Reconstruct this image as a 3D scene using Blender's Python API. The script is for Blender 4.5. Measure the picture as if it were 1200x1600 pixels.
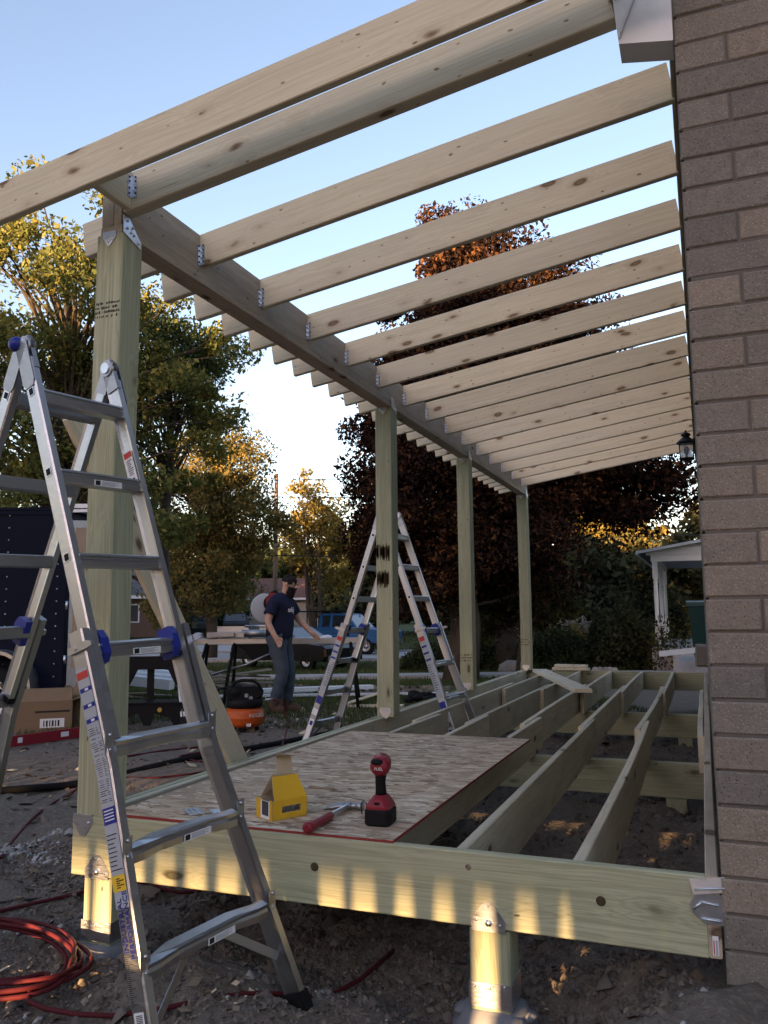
import bpy, math, random
import numpy as np
from mathutils import Vector, Matrix
random.seed(7); rng = np.random.default_rng(11)
for o in list(bpy.data.objects): bpy.data.objects.remove(o)
S = bpy.context.scene; COL = S.collection
# ---------------------------------------------------------------- camera, sky, sun, exposure
YAW, PITCH, ROLL = 0.3689, 0.1233, -0.0082
CAM = Vector((2.4401, -2.7716, 0.7994))
fw = Vector((-math.sin(YAW)*math.cos(PITCH), math.cos(YAW)*math.cos(PITCH), math.sin(PITCH)))
r0 = Vector((math.cos(YAW), math.sin(YAW), 0)); u0 = r0.cross(fw)
rr = r0*math.cos(ROLL)+u0*math.sin(ROLL); uu = u0*math.cos(ROLL)-r0*math.sin(ROLL)
cd = bpy.data.cameras.new('camera'); cam = bpy.data.objects.new('camera', cd); COL.objects.link(cam)
cam.matrix_world = Matrix(((rr.x,uu.x,-fw.x,CAM.x),(rr.y,uu.y,-fw.y,CAM.y),(rr.z,uu.z,-fw.z,CAM.z),(0,0,0,1)))
cd.sensor_fit = 'HORIZONTAL'; cd.sensor_width = 36; cd.lens = 36*1280/1200
cd.clip_start = .05; cd.clip_end = 2000; S.camera = cam
SUN_EL = math.radians(6.5)
SUN_AZ = math.radians(187)            # compass bearing of the sun, clockwise from +Y: behind the camera
sd = Vector((math.sin(SUN_AZ)*math.cos(SUN_EL), math.cos(SUN_AZ)*math.cos(SUN_EL), math.sin(SUN_EL)))
W = bpy.data.worlds.new('World'); S.world = W; W.use_nodes = True
nt = W.node_tree; sk = nt.nodes.new('ShaderNodeTexSky'); sk.sky_type = 'NISHITA'; sk.sun_disc = False
sk.sun_elevation = SUN_EL; sk.sun_rotation = SUN_AZ; sk.air_density = 1.0; sk.dust_density = 1.0; sk.ozone_density = 2.5
tint = nt.nodes.new('ShaderNodeMix'); tint.data_type = 'RGBA'; tint.blend_type = 'MULTIPLY'; tint.inputs[0].default_value = 1; tint.inputs[7].default_value = (1.02, .70, .60, 1)
nt.links.new(sk.outputs[0], tint.inputs[6]); nt.links.new(tint.outputs[2], nt.nodes['Background'].inputs[0]); nt.nodes['Background'].inputs[1].default_value = 0.15
sl = bpy.data.lights.new('sun', 'SUN'); sl.energy = 4.5; sl.angle = math.radians(.4); sl.color = (1, .60, .28)
so = bpy.data.objects.new('sun', sl); COL.objects.link(so); so.rotation_euler = sd.to_track_quat('Z', 'Y').to_euler(); so.location = (0, -20, 20)
S.view_settings.view_transform = 'Standard'; S.view_settings.look = 'None'; S.view_settings.gamma = 1; S.view_settings.exposure = 2.70
S.view_settings.use_curve_mapping = False
S.render.engine = 'CYCLES'; S.cycles.max_bounces = 6; S.cycles.transparent_max_bounces = 6
S.cycles.use_denoising = True
# ---------------------------------------------------------------- helpers
def zg(x, y):
    s = (x-CAM.x)*(-math.sin(YAW))+(y-CAM.y)*math.cos(YAW)
    return float(np.interp(s, [0, 11, 28, 45, 62, 95, 400], [-.5, -.5, -1.0, -1.15, -.7, -.5, -.5]))
def Wd(s, l, z=None):                  # s metres along the street-facing direction from the house corner, l metres to its right
    x = CAM.x-math.sin(YAW)*s+math.cos(YAW)*l; y = CAM.y+math.cos(YAW)*s+math.sin(YAW)*l
    return Vector((x, y, zg(x, y) if z is None else z))
def tag(o, label=None, cat=None, group=None, kind=None):
    for k, v in (('label', label), ('category', cat), ('group', group), ('kind', kind)):
        if v: o[k] = v
    return o
def thing(name, label, cat, loc=(0, 0, 0), rz=0, group=None):
    o = bpy.data.objects.new(name, None); COL.objects.link(o); o.empty_display_size = .1
    o.matrix_world = Matrix.Translation(loc) @ Matrix.Rotation(rz, 4, 'Z'); o['_m'] = 1
    return tag(o, label, cat, group)
def rootm(o):
    while o.parent is not None: o = o.parent
    return Matrix.Translation(o.location) @ o.rotation_euler.to_matrix().to_4x4() if o.type == 'EMPTY' else Matrix.Identity(4)
def basis(p0, p1, up=(0, 0, 1)):
    x = (Vector(p1)-Vector(p0)).normalized(); up = Vector(up)
    y = up.cross(x)
    if y.length < 1e-4: y = Vector((0, 1, 0)).cross(x)
    y.normalize(); z = x.cross(y)
    return x, y, z
class MB:
    def __init__(s): s.v = []; s.f = []; s.m = []; s.sm = []; s.g = []
    def add(s, vs, fs, mi=0, sm=False, g=None):
        n = len(s.v); s.v += [tuple(v) for v in vs]; s.f += [tuple(i+n for i in f) for f in fs]
        s.m += [mi]*len(fs); s.sm += [sm]*len(fs); s.g += [tuple(q) for q in (g if g is not None else vs)]
        return s
    def box(s, c, d, rz=0, mi=0, R=None):
        c = Vector(c); M = R if R is not None else Matrix.Rotation(rz, 3, 'Z'); hx, hy, hz = d[0]/2, d[1]/2, d[2]/2
        q = [Vector((a*hx, b*hy, e*hz)) for a in (-1, 1) for b in (-1, 1) for e in (-1, 1)]
        off = Vector((random.random()*9,)*3)
        return s.add([c+M @ p for p in q], [(0, 1, 3, 2), (4, 6, 7, 5), (0, 4, 5, 1), (2, 3, 7, 6), (0, 2, 6, 4), (1, 5, 7, 3)], mi, False, [p+off for p in q])
    def board(s, p0, p1, w, h, up=(0, 0, 1), ch=.004, bow=None, mi=0, seg=1, endmi=None, cut=None):
        """lumber: w across, h along up, chamfered long edges; grain coordinates run along it"""
        p0 = Vector(p0); p1 = Vector(p1); x, y, z = basis(p0, p1, up); L = (p1-p0).length
        c = min(ch, w*.3, h*.3); a, b = w/2, h/2
        sec = [(-a+c, -b), (a-c, -b), (a, -b+c), (a, b-c), (a-c, b), (-a+c, b), (-a, b-c), (-a, -b+c)]
        vs = []; gs = []; off = Vector((random.random()*40, random.random()*9, random.random()*9))
        if bow is not None: seg = max(seg, 8)
        for i in range(seg+1):
            t = i/seg; cc = p0.lerp(p1, t)
            if bow is not None: cc = cc+Vector(bow)*(4*t*(1-t))
            for (q, r) in sec:
                sh = x*0
                if cut: sh = x*(cut[0]*(r+b) if i == 0 else cut[1]*(r+b) if i == seg else 0)
                vs.append(cc+y*q+z*r+sh); gs.append(Vector((t*L, q, r))+off)
        fs = [(i*8+k, i*8+(k+1) % 8, i*8+8+(k+1) % 8, i*8+8+k) for i in range(seg) for k in range(8)]
        s.add(vs, fs, mi, False, gs)
        n = len(s.v)-len(vs)
        for f in (tuple(range(7, -1, -1)), tuple(range(seg*8, seg*8+8))):
            s.f.append(tuple(i+n for i in f)); s.m.append(mi if endmi is None else endmi); s.sm.append(False)
        return s
    def tube(s, pts, r, n=8, mi=0, sm=True, cap=True):
        pts = [Vector(p) for p in pts]; m = len(pts); rs = r if isinstance(r, (list, tuple)) else [r]*m
        t = (pts[1]-pts[0]).normalized(); a = t.orthogonal().normalized(); vs = []
        for i in range(m):
            tt = (pts[min(i+1, m-1)]-pts[max(i-1, 0)])
            tt = tt.normalized() if tt.length > 1e-9 else t
            a = (a-tt*a.dot(tt)); a = a.normalized() if a.length > 1e-6 else tt.orthogonal().normalized(); b = tt.cross(a)
            vs += [pts[i]+(a*math.cos(2*math.pi*k/n)+b*math.sin(2*math.pi*k/n))*rs[i] for k in range(n)]
        fs = [(i*n+k, i*n+(k+1) % n, (i+1)*n+(k+1) % n, (i+1)*n+k) for i in range(m-1) for k in range(n)]
        s.add(vs, fs, mi, sm)
        if cap:
            q = len(s.v)-len(vs)
            for f in (range(n-1, -1, -1), range((m-1)*n, m*n)): s.f.append(tuple(i+q for i in f)); s.m.append(mi); s.sm.append(False)
        return s
    def cyl(s, p0, p1, r, n=16, mi=0, r2=None): return s.tube([p0, p1], [r, r if r2 is None else r2], n, mi)
    def lathe(s, prof, n=20, c=(0, 0, 0), R=None, mi=0, sm=True, cap=True):
        R = R or Matrix.Identity(3); c = Vector(c)
        vs = [c+R @ Vector((r*math.cos(2*math.pi*k/n), r*math.sin(2*math.pi*k/n), z)) for r, z in prof for k in range(n)]
        m = len(prof)
        s.add(vs, [(i*n+k, i*n+(k+1) % n, (i+1)*n+(k+1) % n, (i+1)*n+k) for i in range(m-1) for k in range(n)], mi, sm)
        q = len(s.v)-len(vs)
        if not cap: return s
        if prof[0][0] > 1e-4: s.f.append(tuple(q+i for i in range(n-1, -1, -1))); s.m.append(mi); s.sm.append(False)
        if prof[-1][0] > 1e-4: s.f.append(tuple(q+(m-1)*n+i for i in range(n))); s.m.append(mi); s.sm.append(False)
        return s
    def prism(s, poly, o, ax, ay, d, mi=0, sm=False):
        """polygon (2-D points) in the plane o+ax,ay pushed along the vector d"""
        o = Vector(o); ax = Vector(ax); ay = Vector(ay); d = Vector(d); n = len(poly)
        b = [o+ax*p+ay*q for p, q in poly]; vs = b+[p+d for p in b]
        fs = [(i, (i+1) % n, n+(i+1) % n, n+i) for i in range(n)]+[tuple(range(n-1, -1, -1)), tuple(range(n, 2*n))]
        return s.add(vs, fs, mi, sm)
    def sph(s, c, r, n=10, m=7, sc=(1, 1, 1), mi=0, nz=0):
        c = Vector(c); vs = []; fs = []
        for i in range(m+1):
            th = math.pi*i/m
            for k in range(n):
                ph = 2*math.pi*k/n; q = 1+nz*(random.random()-.5)*(0 < i < m)
                vs.append(c+Vector((math.sin(th)*math.cos(ph)*sc[0], math.sin(th)*math.sin(ph)*sc[1], math.cos(th)*sc[2]))*r*q)
        fs = [(i*n+k, (i+1)*n+k, (i+1)*n+(k+1) % n, i*n+(k+1) % n) for i in range(m) for k in range(n)]
        return s.add(vs, fs, mi, True)
    def build(s, name, mats, parent=None, world=True, kind=None):
        me = bpy.data.meshes.new(name); V = np.array(s.v, dtype=float)
        if parent is not None and world:
            A = np.array(rootm(parent).inverted()); V = V @ A[:3, :3].T+A[:3, 3]
        me.from_pydata([tuple(v) for v in V], [], s.f)
        for m in (mats if isinstance(mats, (list, tuple)) else [mats]): me.materials.append(m)
        me.polygons.foreach_set('material_index', s.m); me.polygons.foreach_set('use_smooth', s.sm)
        at = me.attributes.new('gc', 'FLOAT_VECTOR', 'POINT'); at.data.foreach_set('vector', np.array(s.g, dtype=np.float32).ravel())
        me.validate(); me.update()
        o = bpy.data.objects.new(name, me); COL.objects.link(o)
        if parent is not None: o.parent = parent
        if kind: o['kind'] = kind
        return o
def npmesh(name, V, F, mats, parent=None, mi=None, kind=None, smooth=False):
    me = bpy.data.meshes.new(name); V = np.asarray(V, dtype=np.float32); F = np.asarray(F, dtype=np.int32); k = F.shape[1]
    me.vertices.add(len(V)); me.vertices.foreach_set('co', V.ravel())
    me.loops.add(F.size); me.loops.foreach_set('vertex_index', F.ravel())
    me.polygons.add(len(F)); me.polygons.foreach_set('loop_start', np.arange(0, F.size, k, dtype=np.int32))
    if mi is not None: me.polygons.foreach_set('material_index', np.asarray(mi, dtype=np.int32))
    if smooth: me.polygons.foreach_set('use_smooth', np.ones(len(F), dtype=bool))
    for m in (mats if isinstance(mats, (list, tuple)) else [mats]): me.materials.append(m)
    me.update(calc_edges=True)
    o = bpy.data.objects.new(name, me); COL.objects.link(o)
    if parent is not None: o.parent = parent
    if kind: o['kind'] = kind
    return o
def text(name, s, size, M, mat, parent, ext=.0006):
    """flat print: a text curve turned into a mesh, placed by the world matrix M"""
    c = bpy.data.curves.new(name, 'FONT'); c.body = s; c.size = size; c.extrude = ext; c.align_x = 'CENTER'; c.align_y = 'CENTER'; c.resolution_u = 2
    t = bpy.data.objects.new(name+'_tmp', c); COL.objects.link(t); bpy.context.view_layer.update()
    me = bpy.data.meshes.new_from_object(t.evaluated_get(bpy.context.evaluated_depsgraph_get())); bpy.data.objects.remove(t)
    me.materials.clear(); me.materials.append(mat); me.name = name; me.transform(rootm(parent).inverted() @ M)
    o = bpy.data.objects.new(name, me); COL.objects.link(o); o.parent = parent
    return o
def frame(o, ax, ay):                  # matrix with x=ax, y=ay at o
    ax = Vector(ax).normalized(); ay = Vector(ay); ay = (ay-ax*ay.dot(ax)).normalized(); az = ax.cross(ay); o = Vector(o)
    return Matrix(((ax.x, ay.x, az.x, o.x), (ax.y, ay.y, az.y, o.y), (ax.z, ay.z, az.z, o.z), (0, 0, 0, 1)))
# ---------------------------------------------------------------- materials
class NT:
    def __init__(s, name):
        s.m = bpy.data.materials.new(name); s.m.use_nodes = True; s.t = s.m.node_tree; s.b = s.t.nodes['Principled BSDF']; s.out = s.t.nodes['Material Output']
    def n(s, ty, **k):
        q = s.t.nodes.new('ShaderNode'+ty)
        for a, b in k.items(): setattr(q, a, b)
        return q
    def l(s, a, b): s.t.links.new(a, b)
    def val(s, sock, v):
        if hasattr(v, 'is_linked') or isinstance(v, bpy.types.NodeSocket): s.l(v, sock)
        else: sock.default_value = v
    def attr(s, a='gc'): q = s.n('Attribute'); q.attribute_name = a; return q.outputs['Vector']
    def obj(s): return s.n('TexCoord').outputs['Object']
    def pos(s): return s.n('NewGeometry').outputs['Position']
    def rnd(s): return s.n('ObjectInfo').outputs['Random']
    def isl(s): return s.n('NewGeometry').outputs['Random Per Island']
    def map(s, v, sc, loc=(0, 0, 0)):
        q = s.n('Mapping'); s.l(v, q.inputs[0]); q.inputs['Scale'].default_value = sc; s.val(q.inputs['Location'], loc); return q.outputs[0]
    def vadd(s, a, b): q = s.n('VectorMath'); s.val(q.inputs[0], a); s.val(q.inputs[1], b); return q.outputs[0]
    def vscale(s, a, f): q = s.n('VectorMath', operation='SCALE'); s.l(a, q.inputs[0]); s.val(q.inputs['Scale'], f); return q.outputs[0]
    def noise(s, v, sc=5, det=3, ro=.5, dist=0, col=False):
        q = s.n('TexNoise'); s.l(v, q.inputs['Vector']); q.inputs['Scale'].default_value = sc; q.inputs['Detail'].default_value = det
        q.inputs['Roughness'].default_value = ro; q.inputs['Distortion'].default_value = dist; return q.outputs['Color' if col else 'Fac']
    def vor(s, v, sc=5, out='Distance', feat='F1', rnd=1):
        q = s.n('TexVoronoi'); q.feature = feat; s.l(v, q.inputs['Vector']); q.inputs['Scale'].default_value = sc; q.inputs['Randomness'].default_value = rnd; return q.outputs[out]
    def ramp(s, f, *st):
        q = s.n('ValToRGB'); s.l(f, q.inputs[0]); e = q.color_ramp.elements
        while len(e) < len(st): e.new(.5)
        for i, (p, c) in enumerate(st): e[i].position = p; e[i].color = (c, c, c, 1) if isinstance(c, (int, float)) else (*c, 1)
        return q.outputs[0]
    def mix(s, f, a, b, mode='MIX'):
        q = s.n('Mix', data_type='RGBA', blend_type=mode); s.val(q.inputs[0], f)
        for i, v in ((6, a), (7, b)):
            if isinstance(v, bpy.types.NodeSocket): s.l(v, q.inputs[i])
            else: q.inputs[i].default_value = (*v, 1) if not isinstance(v, (int, float)) else (v, v, v, 1)
        return q.outputs[2]
    def math(s, op, a, b=0): q = s.n('Math', operation=op); s.val(q.inputs[0], a); s.val(q.inputs[1], b); return q.outputs[0]
    def bump(s, h, st=.3, d=.01, nrm=None):
        q = s.n('Bump'); s.l(h, q.inputs['Height']); q.inputs['Strength'].default_value = st; q.inputs['Distance'].default_value = d
        s.l(q.outputs[0], s.b.inputs['Normal']); return q
    def fin(s, col=None, rough=.6, metal=0, spec=.5):
        if col is not None: s.val(s.b.inputs['Base Color'], col if isinstance(col, bpy.types.NodeSocket) else (*col, 1))
        s.val(s.b.inputs['Roughness'], rough); s.b.inputs['Metallic'].default_value = metal; s.b.inputs['Specular IOR Level'].default_value = spec
        return s.m
def wood(name, a, b, knot, grey, dens=.12, kscale=(2.6, 6, 6), var=.25, stain=.35):
    t = NT(name); rnd = t.rnd(); off = t.n('CombineXYZ'); t.l(t.math('MULTIPLY', rnd, 37.0), off.inputs[0]); t.l(t.math('MULTIPLY', rnd, 11.0), off.inputs[1])
    g = t.vadd(t.attr(), off.outputs[0])
    wob = t.noise(t.map(g, (1.5, 5, 5)), 1, 2, .5, 0, True); fw_ = t.noise(t.map(g, (5, 14, 14)), 1, 2, .5, 0, True)
    gd = t.vadd(g, t.vscale(wob, .045)); gk = t.vadd(g, t.vscale(fw_, .040))
    k1 = t.vor(t.map(gk, kscale), 1); k2 = t.vor(t.map(t.vadd(gk, (3.1, 1.7, .4)), tuple(q*2.6 for q in kscale)), 1)
    halo = t.ramp(k1, (0, 1), (dens, .75), (dens*3.2, 0))
    ring = t.math('ADD', t.noise(t.map(gd, (.42, 30, 30)), 1, 3, .6, 1.0), t.math('MULTIPLY', halo, .42))
    fine = t.noise(t.map(gd, (4, 190, 190)), 1, 3, .65); thin = t.noise(t.map(gd, (.8, 95, 95)), 1, 2, .5)
    c = t.mix(t.ramp(ring, (.34, 0), (.44, .75), (.49, .1), (.56, .95), (.60, .2), (.68, .8), (.74, .1), (.82, .9)), a, b)
    c = t.mix(t.math('MULTIPLY', t.ramp(thin, (.5, 0), (.66, 1)), .35), c, tuple(x*.72 for x in b))
    c = t.mix(t.math('MULTIPLY', fine, .30), c, tuple(x*.5 for x in a))
    blot = t.ramp(t.noise(t.map(g, (1.1, 5, 5)), 1.4, 5, .65), (.42, 0), (.70, 1))
    c = t.mix(t.math('MULTIPLY', blot, stain), c, grey)
    c = t.mix(t.math('MULTIPLY', t.ramp(k1, (dens, .55), (dens*2.3, 0)), .8), c, tuple(.55*x+.45*y for x, y in zip(b, knot)))
    c = t.mix(t.ramp(k1, (0, .80), (dens*.45, .72), (dens*.75, .95), (dens*1.25, 0)), c, knot)
    c = t.mix(t.ramp(k2, (0, .9), (dens*.55, .75), (dens*.85, 0)), c, knot)
    spl = t.noise(t.map(g, (2.2, 130, 60)), 1, 1, .4); c = t.mix(t.ramp(spl, (.80, 0), (.84, .7)), c, tuple(x*.35 for x in b))
    lo = 1-var; c = t.mix(1, c, t.ramp(rnd, (0, (lo, lo*.99, lo*.96)), (.5, (1, 1, 1)), (1, (1+var*.25, 1+var*.12, 1-var*.1))), 'MULTIPLY')
    t.bump(t.math('ADD', t.math('MULTIPLY', fine, .6), t.math('SUBTRACT', ring, t.math('MULTIPLY', halo, .3))), .3, .002)
    return t.fin(c, .8, 0, .2)
M = {}
M['spruce'] = wood('spruce_lumber', (.72, .665, .51), (.60, .535, .375), (.14, .075, .04), (.50, .45, .37), .125, (3.3, 8, 8), .16, .35)
M['treated'] = wood('treated_lumber', (.48, .485, .335), (.275, .295, .18), (.055, .042, .027), (.34, .33, .235), .085, (1.9, 5, 5), .16, .45)
M['joist'] = wood('weathered_treated_joist', (.68, .62, .47), (.52, .47, .34), (.07, .05, .035), (.33, .30, .23), .085, (1.9, 5, 5), .18, .6)
M['darkwood'] = wood('dark_framing_lumber', (.56, .465, .35), (.44, .355, .26), (.08, .05, .03), (.21, .17, .135), .11, (2.6, 6, 6), .12, .5)  # darker brown lumber for the beam and ledgers
M['brownwood'] = wood('old_scrap_lumber', (.30, .25, .19), (.20, .165, .12), (.05, .04, .03), (.12, .11, .10), .10, (3, 7, 7), .4, .7)
def plain(name, col, rough=.5, metal=0, nz=0, sc=30, spec=.25, dirt=None):
    t = NT(name); c = col
    if nz or dirt:
        o = t.obj(); f = t.noise(o, sc, 4, .6)
        c = t.mix(f, tuple(x*(1-nz) for x in col), tuple(min(1, x*(1+nz)) for x in col))
        if dirt: c = t.mix(t.ramp(t.noise(o, 3.5, 5, .65), (.45, 0), (.75, .8)), c, dirt)
        t.bump(f, .12, .002)
        rough = t.ramp(f, (.2, max(0, rough-.12)), (.8, min(1, rough+.12)))
    return t.fin(c, rough, metal, spec)
def alu(name, c, lo, hi):
    t = NT(name); o = t.obj(); a = t.noise(t.map(o, (8, 8, 90)), 3, 3, .6); b = t.noise(o, 14, 4, .6)
    col = t.mix(b, tuple(x*.86 for x in c), c); col = t.mix(t.ramp(t.noise(o, 45, 3, .7), (.66, 0), (.74, .5)), col, (.30, .29, .28))
    t.bump(a, .05, .001); return t.fin(col, t.ramp(a, (.3, lo), (.7, hi)), 1)
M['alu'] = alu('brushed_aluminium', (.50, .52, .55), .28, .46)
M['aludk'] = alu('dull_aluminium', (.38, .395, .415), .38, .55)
M['guard'] = plain('grey_guard_plastic', (.42, .43, .44), .5, 0, 0, 30, .2)
M['galv'] = alu('galvanised_steel', (.62, .66, .72), .25, .5)
M['blue'] = plain('blue_plastic', (.018, .03, .22), .35)
M['black'] = plain('black_plastic', (.011, .011, .012), .55, 0, .3, 40, .08)
M['rubber'] = plain('black_rubber', (.013, .013, .013), .8, 0, .3, 40, .06)
M['redpl'] = plain('red_plastic', (.21, .018, .028), .38)
M['redhose'] = plain('red_rubber_hose', (.075, .012, .015), .6, 0, .35, 9, .12)
M['redpaint'] = plain('red_edge_paint', (.23, .035, .028), .75, 0, .35, 40)
M['orange'] = plain('orange_paint', (.42, .075, .012), .35, 0, .1, 8)
M['yellow'] = plain('yellow_carton', (.66, .38, .022), .6, 0, .06, 10)
M['cardin'] = plain('carton_inside', (.50, .40, .26), .85, 0, .1, 20)
M['cardboard'] = plain('brown_cardboard', (.20, .135, .08), .85, 0, .12, 14)
M['white'] = plain('white_paint', (.72, .73, .74), .5, 0, .04, 6)
M['whitedirty'] = plain('white_soffit_metal', (.78, .78, .78), .5, 0, .05, 6, .3, (.55, .53, .50))
M['label'] = plain('white_label', (.70, .70, .70), .5)
M['labelgrey'] = plain('grey_label', (.36, .38, .41), .5)
M['labelred'] = plain('red_label', (.48, .05, .04), .5)
M['labelyel'] = plain('yellow_label', (.72, .47, .04), .5)
M['ink'] = plain('black_ink', (.02, .02, .022), .8)
M['stamp'] = plain('brown_lumber_stamp', (.06, .045, .022), .9)
M['nail'] = plain('nail_heads', (.08, .08, .09), .5, .6)
M['navy'] = plain('navy_trailer_paint', (.005, .008, .018), .55, 0, 0, 30, .05)
M['plywood'] = plain('plywood_lining', (.30, .235, .165), .8, 0, .12, 6)
M['tyre'] = plain('tyre_rubber', (.014, .014, .015), .85, 0, 0, 30, .06)
M['rim'] = plain('white_wheel_paint', (.62, .62, .63), .4)
M['gold'] = plain('brass_bolt', (.55, .38, .1), .4, .8)
M['green'] = plain('dark_green_bin_plastic', (.008, .030, .026), .5)
M['lampblack'] = plain('black_lantern_metal', (.012, .012, .012), .4)
M['skin'] = plain('skin', (.47, .29, .21), .55, 0, .1, 20)
M['hair'] = plain('dark_hair', (.014, .010, .008), .7, 0, .5, 90)
M['shirt'] = plain('navy_cotton', (.010, .013, .035), .9, 0, .15, 30)
M['denim'] = plain('blue_denim', (.055, .075, .10), .9, 0, .3, 25)
M['boot'] = plain('brown_boot_leather', (.075, .045, .03), .7)
M['concrete'] = plain('grey_concrete', (.34, .335, .335), .85, 0, .2, 6, .3, (.2, .19, .18))
M['pier'] = plain('pier_concrete', (.16, .165, .175), .9, 0, .2, 9)
M['street'] = plain('pale_street_concrete', (.34, .34, .34), .85, 0, .15, 1.5, .3)
M['stone'] = plain('boulder', (.22, .21, .20), .9, 0, .3, 7)
M['shingle'] = plain('brown_roof_shingles', (.13, .065, .05), .9, 0, .3, 3)
M['greyshingle'] = plain('grey_roof_shingles', (.09, .09, .10), .9, 0, .3, 3)
M['siding'] = plain('pale_brick_far', (.40, .36, .31), .85, 0, .15, 4)
M['darkbrick'] = plain('dark_brick_far', (.14, .09, .07), .9, 0, .2, 4)
M['pole'] = plain('weathered_pole', (.16, .12, .09), .9, 0, .3, 6)
M['wire'] = plain('black_wire', (.02, .02, .02), .6)
M['carblack'] = plain('black_car_paint', (.006, .006, .008), .2, 0, 0, 30, .2)
M['carblue'] = plain('blue_car_paint', (.012, .085, .22), .35, 0, 0, 30, .25)
M['cardark'] = plain('dark_green_car_paint', (.012, .02, .02), .2)
M['carwhite'] = plain('white_car_paint', (.6, .6, .6), .25)
M['bark'] = None
def glass(name, c, r=.05):
    t = NT(name); return t.fin(c, r, 0, 1.0)
M['carglass'] = glass('dark_car_glass', (.02, .025, .03))
M['winglass'] = glass('window_glass', (.03, .035, .04))
def lampglass():
    t = NT('clear_lantern_glass'); t.b.inputs['Transmission Weight'].default_value = .85; t.b.inputs['IOR'].default_value = 1.1
    return t.fin((.85, .87, .9), .15)
M['lampglass'] = lampglass()
def osb():
    t = NT('oriented_strand_board'); o = t.obj(); a = t.vadd(o, t.vscale(t.noise(o, 7, 3, .6, 0, True), .11))
    v1 = t.map(a, (10, 40, 20)); v2 = t.map(a, (34, 9, 20), (3.3, 1.7, 0))
    r2 = t.n('Mapping'); t.l(a, r2.inputs[0]); r2.inputs['Rotation'].default_value = (0, 0, .75); r2.inputs['Scale'].default_value = (10, 36, 20)
    c1 = t.vor(v1, 1, 'Color'); c2 = t.vor(v2, 1, 'Color'); c3 = t.vor(r2.outputs[0], 1, 'Color')
    sep = lambda c: t.n('SeparateColor') 
    def ch(c):
        q = t.n('SeparateColor'); t.l(c, q.inputs[0]); return q.outputs[0], q.outputs[1]
    a1, b1 = ch(c1); a2, b2 = ch(c2); a3, b3 = ch(c3)
    r4 = t.n('Mapping'); t.l(a, r4.inputs[0]); r4.inputs['Rotation'].default_value = (0, 0, -.6); r4.inputs['Scale'].default_value = (13, 44, 20); a4, b4 = ch(t.vor(r4.outputs[0], 1, 'Color'))
    f = t.mix(t.ramp(b1, (.62, 0), (.66, 1)), a1, a2); f = t.mix(t.ramp(b3, (.55, 0), (.59, 1)), f, a3); f = t.mix(t.ramp(b4, (.5, 0), (.54, 1)), f, a4)
    col = t.ramp(f, (0, (.17, .11, .065)), (.18, (.40, .29, .185)), (.45, (.52, .40, .27)), (.75, (.64, .51, .355)), (.92, (.74, .61, .44)), (1, (.86, .76, .58)))
    fib = t.noise(t.map(a, (30, 160, 60)), 2, 3, .6); col = t.mix(t.math('MULTIPLY', fib, .4), col, (.16, .11, .08))
    col = t.mix(t.ramp(t.noise(o, 1.3, 4, .6), (.42, 0), (.75, .4)), col, (.26, .20, .155))
    t.bump(t.math('ADD', t.math('MULTIPLY', fib, .5), f), .35, .002)
    return t.fin(col, .82, 0, .2)
M['osb'] = osb()
def brickm():
    t = NT('aggregate_concrete_brick'); o = t.pos(); rnd = t.rnd()
    sp = t.vor(o, 210); sp2 = t.vor(o, 95); n = t.noise(o, 26, 4, .65)
    c = t.mix(n, (.165, .147, .124), (.305, .27, .228))
    c = t.mix(t.ramp(t.noise(o, 140, 3, .7), (.35, 0), (.7, .55)), c, (.125, .105, .09))
    c = t.mix(t.ramp(sp, (.16, 1), (.26, 0)), c, t.ramp(t.vor(o, 210, 'Color'), (.2, (.34, .29, .25)), (.62, (.14, .11, .09)), (.8, (.03, .025, .022))))
    c = t.mix(t.ramp(sp2, (.13, 1), (.2, 0)), c, t.ramp(t.vor(o, 95, 'Color'), (.45, (.40, .34, .30)), (.6, (.12, .09, .08)), (.75, (.035, .028, .025))))
    c = t.mix(1, c, t.ramp(rnd, (0, (.78, .79, .80)), (.4, (.97, .96, .95)), (.7, (1.06, 1.0, .93)), (1, (1.18, 1.12, 1.05))), 'MULTIPLY')
    t.bump(t.math('ADD', t.noise(o, 120, 4, .7), t.math('MULTIPLY', sp2, .7)), .6, .004)
    return t.fin(c, .92, 0, .2)
M['brick'] = brickm()
M['mortar'] = plain('dark_mortar', (.125, .11, .098), .95, 0, .25, 40)
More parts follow.
